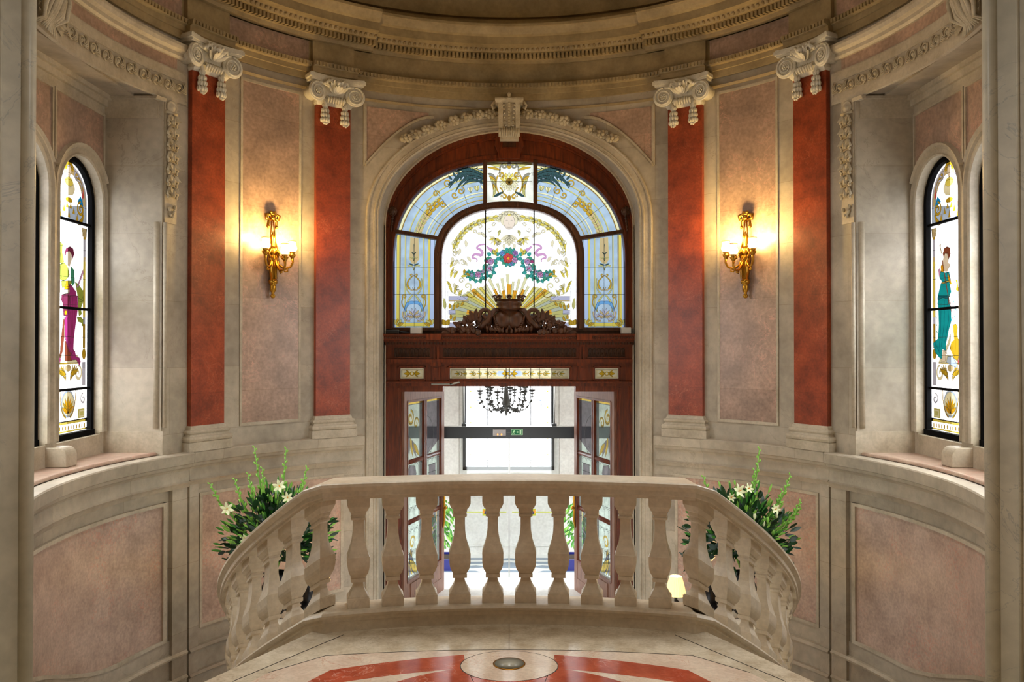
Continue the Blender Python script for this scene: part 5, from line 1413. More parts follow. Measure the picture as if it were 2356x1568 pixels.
    for z0, z1, cc in ((2.655, 2.645, 'ink'), (2.645, 2.625, 'yellow'), (2.57, 2.555, 'yellow')): A.poly([(c-.33, z0), (c+.33, z0), (c+.33, z1), (c-.33, z1)], cc, 2)
    for k in range(13):
        x = c-.28+k*.0465; A.poly([(x, 2.575), (x+.02, 2.575), (x+.02, 2.605), (x+.01, 2.616), (x, 2.605)], 'gold', 4); ln([(x, 2.575), (x, 2.605), (x+.01, 2.616)], .003)
    for z in (4.54, 4.16, 3.90, 3.38): ln([(c-.32, z), (c+.32, z)], .003)
    for x in (c-.11, c+.11): ln([(x, 4.88), (x, 4.2)], .0022, 'lead', 1); ln([(x, 2.64), (x, 2.55)], .003)
def V_(s):       # crop point -> (y, z) on the left or right pane
    def f(cx, cy, lower):
        if s < 0: x, y = 110+cx/4.356, (680 if lower else 340)+cy/4.356
        else: x, y = 2100+cx/(3.733 if lower else 4.356), (680 if lower else 340)+cy/(3.733 if lower else 4.356)
        return unpix_plane_x(x, y, s*(XG+.022))
    return f
def art_left(A, s, c, gy, ln):
    art_common(A, c, ln, s); g = V_(s)
    up = lambda P: [g(x, y, 0) for x, y in P]; lo = lambda P: [g(x, y, 1) for x, y in P]
    def sh(P, m, k=10, o=.004): A.poly(P, m, k); A.line(P+[P[0]], o, 'lead', k+1)
    sh(up([(96, 955), (125, 940), (145, 965), (140, 1040), (160, 1140), (130, 1165), (100, 1120), (85, 1040)]), 'lime')
    sh(up([(160, 1060), (175, 1005), (215, 985), (250, 1010), (262, 1060), (238, 1130), (232, 1065), (210, 1030), (180, 1040), (175, 1085)]), 'wine', 12, .003)
    sh(up([(180, 1040), (210, 1030), (232, 1065), (236, 1120), (215, 1190), (195, 1180), (175, 1090)]), 'skin', 11, .002)
    sh(up([(70, 1180), (130, 1160), (165, 1150), (200, 1200), (215, 1270), (190, 1310), (150, 1330), (60, 1290)]), 'lime', 12)
    sh(up([(225, 1185), (262, 1225), (268, 1350), (240, 1390), (225, 1300)]), 'green', 12)
    sh(up([(130, 1330), (240, 1330), (230, 1380), (140, 1400)]), 'lime', 11)
    sh(up([(60, 1300), (110, 1310), (150, 1420), (215, 1405), (212, 1455), (150, 1470), (95, 1420), (50, 1390)]), 'skin', 13)
    sh(up([(178, 1330), (198, 1330), (200, 1370), (215, 1395), (210, 1420), (160, 1415), (165, 1385), (178, 1365)]), 'orange', 14)
    sh(up([(212, 1360), (245, 1390), (280, 1440), (300, 1568), (225, 1568), (200, 1470)]), 'mag', 12)
    sh(up([(135, 1470), (210, 1450), (225, 1568), (150, 1568), (130, 1520)]), 'wine', 11)
    sh(up([(270, 1345), (300, 1360), (350, 1430), (350, 1530), (310, 1545), (290, 1460)]), 'lime', 11)
    sh(up([(345, 1215), (355, 1250), (300, 1400), (285, 1395)]), 'pink', 12)
    sh(lo([(150, 0), (225, 0), (220, 120), (190, 200), (155, 200), (148, 100)]), 'wine', 12)
    sh(lo([(222, 0), (298, 0), (300, 130), (280, 280), (262, 430), (258, 540), (240, 590), (215, 560), (190, 500), (170, 400), (165, 240), (200, 140)]), 'mag', 13)
    sh(lo([(165, 200), (168, 400), (150, 560), (128, 625), (118, 615), (130, 440), (150, 250)]), 'brown', 12)
    sh(lo([(172, 430), (200, 510), (248, 600), (240, 650), (172, 650)]), 'brown', 11)
    sh(lo([(90, 620), (115, 590), (130, 640), (112, 705), (85, 690)]), 'mag', 13)
    sh(lo([(248, 530), (275, 560), (285, 610), (318, 620), (332, 660), (318, 705), (285, 640), (240, 645), (225, 600)]), 'mag', 14)
    sh(lo([(300, 20), (330, 40), (355, 0), (355, 50), (330, 130), (340, 180), (310, 210), (300, 130)]), 'lime', 11)
    sh(lo([(290, 215), (330, 215), (355, 240), (350, 300), (338, 310), (335, 270), (300, 260)]), 'lime', 12)
    for P in ([(250, 0), (245, 260), (255, 420)], [(225, 160), (235, 300), (240, 430)], [(195, 220), (205, 340), (225, 480)], [(275, 60), (265, 250)], [(185, 470), (215, 600)]): A.line(lo(P), .006, 'wine', 20)
    A.disc(*g(178, 170, 1), .02, 'orange', 18, .003)
    for P in ([(100, 960), (120, 1060), (130, 1140)], [(120, 1180), (130, 1300)], [(250, 1230), (255, 1350)]): A.line(up(P), .004, 'ink', 20)
def art_right(A, s, c, gy, ln):
    art_common(A, c, ln, s); g = V_(s)
    up = lambda P: [g(x, y, 0) for x, y in P]; lo = lambda P: [g(x, y, 1) for x, y in P]
    def sh(P, m, k=10, o=.004): A.poly(P, m, k); A.line(P+[P[0]], o, 'lead', k+1)
    sh(up([(305, 1060), (318, 1010), (350, 985), (380, 1000), (385, 1060), (365, 1120), (352, 1060), (330, 1055), (316, 1100)]), 'brown', 12, .003)
    sh(up([(320, 1060), (352, 1045), (372, 1070), (360, 1150), (385, 1165), (350, 1240), (310, 1230), (285, 1200), (300, 1150)]), 'skin', 11, .003)
    sh(up([(285, 1180), (310, 1170), (315, 1240), (285, 1250)]), 'orange', 13); sh(up([(258, 1220), (280, 1205), (285, 1260), (268, 1295)]), 'pink', 12)
    sh(up([(285, 1235), (330, 1250), (370, 1240), (385, 1320), (350, 1330), (300, 1345), (272, 1300)]), 'teal', 13)
    sh(up([(350, 1245), (375, 1290), (395, 1360), (380, 1372), (360, 1320)]), 'orange', 14)
    sh(up([(290, 1345), (365, 1325), (375, 1340), (300, 1362)]), 'yellow', 15)
    sh(up([(285, 1355), (370, 1340), (390, 1440), (355, 1520), (365, 1568), (250, 1568), (255, 1480)]), 'teal', 12)
    sh(up([(272, 970), (290, 965), (285, 985), (300, 1060), (290, 1060)]), 'tan', 12, .003)
    A.line(up([(300, 1120), (330, 1320), (362, 1510), (365, 1568)]), .012, 'brown', 22)
    sh(up([(430, 1310), (455, 1330), (462, 1440), (435, 1420), (445, 1370)]), 'orange', 12)
    A.line(up([(290, 1060), (215, 1200), (215, 1320), (275, 1290)]), .004, 'grey', 9)
    sh(lo([(218, 0), (310, 0), (330, 120), (335, 210), (310, 300), (290, 400), (285, 470), (255, 460), (250, 540), (232, 535), (190, 480), (175, 410), (215, 370), (225, 250)]), 'teal', 13)
    sh(lo([(218, 0), (310, 0), (318, 30), (260, 15), (220, 40)]), 'teal2', 14)
    for P in ([(245, 60), (240, 300), (225, 480)], [(275, 40), (270, 250), (245, 440)], [(300, 60), (310, 200), (275, 400)], [(200, 420), (235, 500)]): A.line(lo(P), .007, 'teal2', 20)
    A.line(lo([(318, 0), (330, 110), (350, 240)]), .010, 'brown', 22)
    sh(lo([(300, 400), (330, 300), (325, 400), (290, 480), (300, 510), (270, 470)]), 'cream', 12)
    sh(lo([(345, 250), (375, 240), (388, 270), (380, 330), (402, 400), (402, 500), (385, 560), (350, 530), (318, 450), (330, 400), (355, 380)]), 'gold', 14)
    for P in ([(365, 270), (372, 400), (360, 520)], [(350, 400), (340, 450), (360, 530)]): A.line(lo(P), .005, 'amber', 20)
    sh(lo([(255, 465), (290, 475), (280, 560), (250, 568)]), 'skin', 12)
    sh(lo([(300, 520), (345, 520), (365, 560), (385, 590), (370, 615), (320, 590), (290, 570)]), 'ltblue', 15); sh(lo([(385, 560), (402, 520), (402, 640)]), 'red', 12)
    for x, y in ((210, 200), (212, 260), (370, 190), (380, 130), (215, 320), (360, 60)): A.leaf(*g(x, y, 1), 40, .04, .012, 'turq', 9, .0)
def art_plain(A, s, c, gy, ln): art_common(A, c, ln, s)
for s, base in ((-1, 3), (1, 6)):
    niche_window(s, yw[0], base, art_left if s < 0 else art_right)
    niche_window(s, yw[1], base+1, art_plain); niche_window(s, yw[2], base+2, art_plain)
    # rounded stone blocks at the foot of the mullions
    for y, wh in ((6.865, 'door side'), (5.955, 'far')):
        b = Mb('cream_stone'); P = [(3.74, ZD+.027)]+[(3.55, ZD+.027)]+[(3.55+.07*(1-cos(R(a))), 2.41+.075*sin(R(a))) for a in range(0, 91, 15)]+[(3.74, 2.485)]
        b.prism(P, lambda u, v, w_, y=y, s=s: (s*u, y+w_, v), -.085, .085)
        tag(b.build('stone_block', bevel=.006), 'rounded cream stone block on the %s window sill, %s' % ('left' if s < 0 else 'right', 'nearest the entrance' if wh == 'door side' else 'half hidden by the pillar'), 'stone block')

# ------------------------------------------------------------ archivolt, keystone, garland
def arch_frames(a, b, n=36, down=True):
    pts, U, V = [], [], []
    def add(x, z, ux, uz):
        th = th_of_x(x); t = Vector((cos(R(th)), -sin(R(th)), 0)); inn = Vector((-sin(R(th)), -cos(R(th)), 0))
        pts.append(Pc(th, RW, z)); U.append(t*ux+Vector((0, 0, uz))); V.append(inn)
    if down: add(-a, 0, -1, 0)
    for i in range(n+1):
        t = pi-pi*i/n; x, z = a*cos(t), ZS+b*sin(t); nx, nz = cos(t)/a, sin(t)/b; L = sqrt(nx*nx+nz*nz); add(x, z, nx/L, nz/L)
    if down: add(a, 0, 1, 0)
    return pts, U, V
pts, U, V = arch_frames(XO, BO)
m = Mb('cream_stone')
m.sweep(pts, U, V, [(-.004, -.1), (-.004, .02), (.015, .028), (.022, .018), (.035, .018), (.042, .03), (.056, .03), (.062, .02), (.115, .02), (.122, .03), (.138, .034), (.146, .03), (.15, 0), (.15, -.03)])
ar = m.build('archivolt', wall_front)
m = Mb('cream_stone')     # inner stop mould at the back of the reveal
pp = [(-XO, YP-.06, 0)]+[(XO*cos(pi-pi*i/36), YP-.06, ZS+BO*sin(pi-pi*i/36)) for i in range(37)]+[(XO, YP-.06, 0)]
uu = [(-1, 0, 0)]+[(cos(pi-pi*i/36), 0, sin(pi-pi*i/36)) for i in range(37)]+[(1, 0, 0)]
m.sweep(pp, uu, [(0, -1, 0)]*len(pp), [(.02, -.02), (-.012, -.02), (-.012, 0), (.0, .012), (.0, .12), (-.006, .13), (.02, .14)])
m.build('reveal_stop', wall_front)
ke = Mb('carved_stone'); YK = 9.965
def kf(u, v, w): return (u, YK-w, v)
def taper(hw0, hw1, z0, z1, p0, p1, m=None, x0=0):
    ke.add([(x0-hw0, YK, z0), (x0+hw0, YK, z0), (x0+hw0, YK-p0, z0), (x0-hw0, YK-p0, z0), (x0-hw1, YK, z1), (x0+hw1, YK, z1), (x0+hw1, YK-p1, z1), (x0-hw1, YK-p1, z1)],
           [(0, 1, 2, 3), (7, 6, 5, 4), (0, 4, 5, 1), (1, 5, 6, 2), (2, 6, 7, 3), (3, 7, 4, 0)], m)
taper(.085, .135, 5.82, 6.13, .14, .20); taper(.155, .165, 6.12, 6.15, .22, .24); taper(.165, .165, 6.15, 6.17, .24, .24)
for s in (-1, 1):
    taper(.022, .03, 5.82, 6.13, .17, .22, x0=s*.10)
    for k in range(6): ke.ball((s*(.045+.004*k), YK-.15-.012*k, 5.87+.045*k), (.018, .014, .014), nu=7, nv=5)
    ke.tube([(s*.165, YK-.12, 6.16), (s*.20, YK-.1, 6.12), (s*.185, YK-.1, 6.08), (s*.165, YK-.1, 6.10)], .018, 7)
for k in range(9): ke.ball((0, YK-.155-.010*k, 5.86+.031*k), (.014, .02, .014), nu=7, nv=5)
ke.ball((0, YK-.25, 6.20), (.022, .03, .03)); ke.ball((0, YK-.22, 6.165), (.04, .03, .02))
for i in range(9):          # curled leaf foot
    ke.tube([(-.10+.025*i, YK-.14, 5.86), (-.11+.0275*i, YK-.19, 5.80), (-.10+.025*i, YK-.15, 5.745)], [.010, .017, .010], 6)
ke.tube([(-.125, YK-.13, 5.775), (.125, YK-.13, 5.775)], .032, 10); taper(.11, .11, 5.72, 5.86, .10, .12)
ko = ke.build('keystone', wall_front)
for s in (-1, 1):
    ga = Mb('carved_stone'); random.seed(21)
    path = [(1128, 262), (1100, 264), (1072, 270), (1044, 278), (1014, 288), (984, 298), (956, 309), (934, 318)]
    for i, (x, y) in enumerate(path):
        xx = x if s < 0 else 2*CX-x; th = theta(xx, RW-.04); d = depth(xx, RW-.04); z = CZ-(y-HY)*d/F; c0 = Pc(th, RW-.05, z)
        for k in range(7):
            a = 2*pi*k/7+i; ga.ball((c0[0]+.048*cos(a), c0[1]-.02+.01*sin(k), c0[2]+.034*sin(a)), random.uniform(.022, .034), nu=7, nv=5)
        ga.ball((c0[0], c0[1]-.03, c0[2]), (.026, .03, .026), nu=8, nv=6)
        for k in range(3): leaf3(ga, (c0[0], c0[1], c0[2]), (random.choice((-1, 1)), -.3, random.uniform(-.9, .9)), .085, .045)
        ga.ball((c0[0]-s*.07, c0[1]+.01, c0[2]+.018), (.05, .025, .022), nu=8, nv=5)
    ga.build('garland', wall_front)

# ------------------------------------------------------------ pilasters with their capitals
def on_wall(mb_fn=None): pass
def rect_loft(mb, lv, m=None):
    vs = []; fs = []
    for (z, hw, p) in lv: vs += [(-hw, .03, z), (-hw, -p, z), (hw, -p, z), (hw, .03, z)]
    for i in range(len(lv)-1):
        for j in range(4): fs.append((i*4+j, i*4+(j+1) % 4, (i+1)*4+(j+1) % 4, (i+1)*4+j))
    fs += [(3, 2, 1, 0), tuple(4*(len(lv)-1)+j for j in range(4))]
    mb.add(vs, fs, m)
def make_pilaster():
    t = empty('red_pilaster', (0, 0, 0), '', 'pilaster', 'red marble pilasters round the rotunda')
    b = Mb('cream_stone')
    rect_loft(b, [(0, .262, .115), (.085, .262, .115), (.088, .25, .105), (.095, .256, .112), (.115, .262, .118), (.135, .256, .112), (.14, .24, .095), (.155, .232, .088), (.165, .234, .09),
                  (.172, .242, .098), (.185, .244, .10), (.197, .238, .095), (.20, .222, .08), (.225, .215, .075), (.24, .205, .066)])
    b.build('base', t)
    sh = Mb('red_marble'); sh.box(-.20, .20, -.062, .03, .238, 3.66); sh.build('shaft', t)
    c = Mb('plaster_white')
    # neck and eggs between the volutes
    rect_loft(c, [(3.635, .20, .075), (3.66, .21, .10), (3.70, .21, .115), (3.73, .20, .10)])
    for k in range(7): c.tube([(-.09+.03*k, -.115, 3.735), (-.09+.03*k, -.15, 3.70), (-.09+.03*k, -.12, 3.655)], [.006, .014, .006], 6)
    # abacus with hollow front
    q = 12; P = [(-.325, .03)]+[(-.325+.65*i/q, -.20+.075*sin(pi*i/q)) for i in range(q+1)]+[(.325, .03)]
    for z0, z1, k in ((3.875, 3.90, .93), (3.90, 3.935, 1.0), (3.935, 3.95, .96)):
        c.prism([(x*k, y*k if y < 0 else y) for x, y in P], lambda u, v, w: (u, v, w), z0, z1)
    rect_loft(c, [(3.73, .22, .09), (3.80, .24, .11), (3.88, .25, .13)])
    co_ = c.build('capital', t)
    for s in (-1, 1):
        vo = Mb('plaster_white'); cx, cz = s*.222, 3.765
        M = Matrix.Translation((cx, -.13, cz)) @ Matrix.Rotation(-s*R(12), 4, 'Z')
        vo.T = M
        vo.lathe([(.085, -.14), (.07, -.06), (.08, -.02), (.108, .0), (.112, .012), (.104, .02), (.0, .012)], (0, 0, 0), 26, axis='y')
        P = []
        for i in range(44):
            tt = i/43; rr = .098*(1-.72*tt); a = pi/2 - s*(2*pi*2.1*tt); P.append((rr*cos(a), -.022, rr*sin(a)))
        vo.tube(P, [.011*(1-.45*i/43) for i in range(44)], 6)
        for k in range(6): vo.ball((.022*cos(k*pi/3), -.025, .022*sin(k*pi/3)), (.012, .012, .012), nu=6, nv=5)
        vo.ball((0, -.03, 0), (.009, .012, .009), nu=6, nv=5)
        vo.T = None
        vo.tube([(cx-s*.02, -.14, cz+.10), (cx-s*.10, -.14, cz+.085), (cx-s*.20, -.13, cz+.06)], [.016, .02, .014], 7)
        vo.build('volute', co_)
        ta = Mb('plaster_white'); x = s*.115; random.seed(4)
        ta.tube([(x+s*.03, -.11, 3.70), (x, -.11, 3.64), (x, -.10, 3.58)], [.012, .02, .014], 7)
        for (z, r_, n_) in ((3.625, .022, 6), (3.57, .034, 8), (3.52, .040, 8), (3.468, .044, 9)):
            for k in range(n_): ta.ball((x+r_*cos(2*pi*k/n_), -.10+r_*.7*sin(2*pi*k/n_), z), (.016, .015, .026), nu=6, nv=5)
            ta.ball((x, -.10, z), (r_*1.05, r_*.8, .03), nu=8, nv=6)
        for k in range(5): ta.ball((x+.022*cos(2*pi*k/5), -.112, 3.437+.012*sin(2*pi*k/5)), .014, nu=6, nv=5)
        ta.build('husk_drop', co_)
    le = Mb('plaster_white'); random.seed(9)
    for k in range(7):
        a = R(-60+20*k); leaf3(le, (0, -.125, 3.77), (sin(a), -.35, cos(a)*.9), .15, .06, bend=.03)
    for k in range(5):
        a = R(-50+25*k); leaf3(le, (0, -.14, 3.77), (sin(a), -.5, cos(a)*.7), .10, .05, bend=.03)
    for s in (-1, 1):
        le.tube([(s*.02, -.15, 3.80), (s*.06, -.17, 3.88), (s*.11, -.18, 3.885), (s*.12, -.17, 3.85), (s*.095, -.17, 3.84)], [.012, .018, .02, .016, .008], 7)
        for k in range(5): le.ball((s*(.07+.018*k), -.175+.004*k, 3.90-.012*k), (.02, .02, .018), nu=6, nv=5)
    le.ball((0, -.19, 3.865), (.03, .035, .03), nu=8, nv=6)
    le.build('acanthus', co_)
    return t
p0 = make_pilaster()
aIc, aOc = (aI0+aI1)/2, (aO0+aO1)/2
for i, (th, lb) in enumerate(((-aIc, 'red marble pilaster directly left of the entrance arch, with white scrolled capital'), (aIc, 'red marble pilaster directly right of the entrance arch, with white scrolled capital'),
                              (-aOc, 'red marble pilaster beside the left window niche, with white scrolled capital'), (aOc, 'red marble pilaster beside the right window niche, with white scrolled capital'))):
    o = p0 if i == 0 else clone(p0)
    o.location = Pc(th, RW, ZD); o.rotation_euler = (0, 0, R(-th)); o['label'] = lb

# ------------------------------------------------------------ carved drops and brackets on the niche jambs
for s, wl in ((-1, bpy.data.objects['wall_left']), (1, bpy.data.objects['wall_right'])):
    th = s*abs(theta(389)); M = Matrix.Translation(Pc(th, RW, 0)) @ Matrix.Rotation(R(-th), 4, 'Z')
    d = Mb('carved_stone'); d.T = M
    d.box(-.075, .075, -.012, .02, 4.44, 5.60, 'cream_stone')
    z = 5.40; random.seed(2)
    while z > 4.62:
        d.ball((0, -.03, z), (.030, .028, .042), nu=8, nv=6); d.tube([(0, -.055, z+.02), (0, -.06, z-.045)], .007, 5)
        for q in (-1, 1):
            d.tube([(q*.008, -.03, z+.05), (q*.045, -.045, z+.03), (q*.06, -.035, z-.02), (q*.035, -.045, z-.045)], [.008, .016, .014, .006], 6)
            d.ball((q*.05, -.035, z-.045), (.015, .014, .018), nu=6, nv=5)
            leaf3(d, (q*.012, -.05, z+.03), (q*.8, -.25, -.7), .07, .035, bend=.015); leaf3(d, (q*.02, -.045, z-.01), (q*.9, -.2, .5), .05, .028)
        z -= .112
    for k in range(9): d.ball((random.uniform(-.04, .04), -.03, 4.60-.012*k), .016, nu=6, nv=5)
    d.tube([(-.07, -.02, 5.47), (.07, -.02, 5.47)], .014, 8)
    d.build('husk_pendant', wl)
    bo = Mb('cream_stone'); bo.T = M; bo.lathe([(.062, 0), (.062, .018), (.052, .022), (.048, .014), (.03, .026), (0, .032)], (0, -.01, 5.52), 20, axis='y'); bo.build('round_boss', wl)
    th = s*98.5; M = Matrix.Translation(Pc(th, RW, 0)) @ Matrix.Rotation(R(-th), 4, 'Z')
    g = Mb('carved_stone'); g.T = M; random.seed(6)
    for k in range(-5, 6):      # combed locks falling over a scrolled bracket
        q = k*.024+random.uniform(-.006, .006); w_ = random.uniform(.75, 1.1)
        g.tube([(q*.9, -.05, 6.04), (q*1.5+.015*sin(k*2), -.13*w_, 5.94), (q*1.25, -.155*w_, 5.82), (q*1.5-.015*sin(k), -.12*w_, 5.72), (q*.8, -.07, 5.64), (q*1.6, -.05, 5.585)], [.012, .018, .020, .018, .013, .005], 7)
    for k in range(20): g.ball((random.uniform(-.15, .15), -.05-random.random()*.06, random.uniform(5.84, 6.12)), random.uniform(.016, .034), nu=7, nv=5)
    for q in (-1, 1):
        P = [(q*(.15+.06*(1-t/14)*cos(t*.8)), -.08, 6.0+.06*(1-t/14)*sin(t*.8)) for t in range(14)]; g.tube(P, .014, 6)
        for k in range(9): leaf3(g, (q*.13, -.05, 5.70+.04*k), (q, -.25, -.7+.2*k), random.uniform(.08, .17), .055, bend=.02)
        for k in range(4): leaf3(g, (q*.16, -.03, 5.74), (q, -.1, -.2-.12*k), .20, .05)
    g.build('carved_cartouche', wl)

# ------------------------------------------------------------ balustrades
PRF = [(0, .0615), (.088, .0615), (.09, .057), (.103, .056), (.106, .051), (.13, .044), (.16, .0345), (.19, .029), (.222, .0265), (.225, .031), (.228, .041), (.262, .041), (.265, .037), (.285, .043), (.31, .052), (.345, .0585),
       (.375, .061), (.46, .0615), (.463, .059), (.50, .052), (.55, .0425), (.60, .0355), (.66, .031), (.72, .0295), (.785, .0295), (.79, .034), (.793, .041), (.812, .041), (.816, .036), (.835, .036), (.84, .041), (.868, .043), (.872, .049), (.895, .055), (.912, .060), (.915, .0615), (1, .0615)]
def baluster_mb(slope):
    mb = Mb('baluster_stone'); H = .627; vs = []; fs = []
    for (t, hw) in PRF:
        for (a, b) in ((-1, -1), (1, -1), (1, 1), (-1, 1)): vs.append((a*hw, b*hw, t*H+slope*a*hw))
    k = len(PRF)
    for i in range(k-1):
        for j in range(4): fs.append((i*4+j, i*4+(j+1) % 4, (i+1)*4+(j+1) % 4, (i+1)*4+j))
    fs += [(3, 2, 1, 0), tuple(4*(k-1)+j for j in range(4))]
    mb.add(vs, fs); return mb
RAIL = [(-.085, -.096), (-.085, -.082), (-.095, -.076), (-.095, -.05), (-.11, -.03), (-.117, -.022), (-.117, -.006), (-.11, 0), (.11, 0), (.117, -.006), (.117, -.022), (.11, -.03), (.095, -.05), (.095, -.076), (.085, -.082), (.085, -.096)]
def plinth(dp): return [(-.083, dp), (-.083, .052), (-.092, .06), (-.088, .075), (-.102, .085), (-.108, .10), (-.10, .112), (-.085, .115), (.085, .115), (.10, .112), (.108, .10), (.102, .085), (.088, .075), (.092, .06), (.083, .052), (.083, dp)]
RC = 2.02; ZR = ZL+.834; PHI0, PHI1 = 31.0, 106.0
X1 = .985
def cpt(x): return (x, 1.30+sqrt(3.665**2-x*x))
def side_pt(sg, q): a = R(q); return (sg*RC*sin(a), 6.55-RC*cos(a))
def lat(pts):      # horizontal normals with mitred corners
    out = []
    for i, p in enumerate(pts):
        p = Vector(p[:2]); a = (p-Vector(pts[i-1][:2])).normalized() if i else None; b = (Vector(pts[i+1][:2])-p).normalized() if i < len(pts)-1 else None
        if a is None: a = b
        if b is None: b = a
        t = (a+b).normalized(); k = 1/max(.5, t.dot(a)); out.append(Vector((-t.y*k, t.x*k, 0)))
    return out
cen = [cpt(-X1+2*X1*i/24) for i in range(25)]
left = [side_pt(-1, q) for q in [PHI0-.35]+[PHI0+2*k for k in range(1, 39)] if q <= PHI1]
full = left[::-1]+cen+[(-x, y) for x, y in left]
L_ = lat(full); nl = len(left)
def zfall(sg_pts, i):
    x, y = full[i]
    if nl <= i < nl+25: return 0
    q = degrees(atan2(abs(x), 6.55-y)); return -max(0, R(q-PHI0))*SL
def part_sweep(i0, i1, prof, zb):
    mb = Mb('baluster_stone'); P = [(full[i][0], full[i][1], zb+zfall(full, i)) for i in range(i0, i1)]
    mb.sweep(P, L_[i0:i1], [(0, 0, 1)]*(i1-i0), prof); return mb
bal_c = empty('landing_balustrade', (0, 4.96, ZL), 'straight bowed marble balustrade with ten balusters across the landing', 'balustrade')
part_sweep(nl, nl+25, RAIL, ZR).build('handrail', bal_c, world=True, bevel=0); part_sweep(nl, nl+25, plinth(0.0), ZL).build('plinth', bal_c, world=True)
bm0 = None
for i in range(10):
    x = -.867+.1927*i; p = cpt(x); ang = -degrees(asin(x/3.665))
    if bm0 is None:
        bm0 = baluster_mb(0).build('baluster', bal_c)
        b = bm0
    else: b = bm0.copy(); COL.objects.link(b); b.parent = bal_c
    b.location = Vector((p[0], p[1]-4.96, .1135)); b.rotation_euler = (0, 0, R(ang))
for sg, nm in ((-1, 'left'), (1, 'right')):
    bs = empty('stair_balustrade', (sg*1.05, 4.8, ZL), 'curved marble stair balustrade falling away on the %s of the landing' % nm, 'balustrade', 'curved stair balustrades')
    rng = (0, nl+1) if sg < 0 else (nl+24, len(full))
    part_sweep(*rng, RAIL, ZR).build('handrail', bs, world=True); part_sweep(*rng, plinth(-.16), ZL).build('plinth', bs, world=True)
    b0 = None; q = 32.4
    while q < PHI1-2:
        x, y = side_pt(sg, q)
        if b0 is None: b0 = baluster_mb(-sg*SL/RC).build('baluster', bs); b = b0
        else: b = b0.copy(); COL.objects.link(b); b.parent = bs
        b.location = Vector((x-sg*1.05, y-4.8, .1135-R(q-PHI0)*SL)); b.rotation_euler = (0, 0, atan2(cos(R(q))*0+sin(R(q))*sg, cos(R(q))) if sg > 0 else -R(q))
        q += 6.55
    x, y = side_pt(sg, PHI1+2.5)
    nw = Mb('baluster_stone'); nw.T = Matrix.Translation((x, y, 0)) @ Matrix.Rotation(sg*R(PHI1), 4, 'Z')
    rect = lambda z, h: [(-h, -h, z), (h, -h, z), (h, h, z), (-h, h, z)]
    lv = [(0, .16), (.12, .16), (.14, .13), (.80, .13), (.82, .15), (.86, .17), (.92, .17), (.93, .15)]; vs = []; fs = []
    for z, h in lv: vs += rect(z, h)
    for i in range(len(lv)-1):
        for j in range(4): fs.append((i*4+j, i*4+(j+1) % 4, (i+1)*4+(j+1) % 4, (i+1)*4+j))
    fs += [(3, 2, 1, 0), tuple(4*(len(lv)-1)+j for j in range(4))]
    nw.add(vs, fs); nw.build('newel_post', bs, world=True)

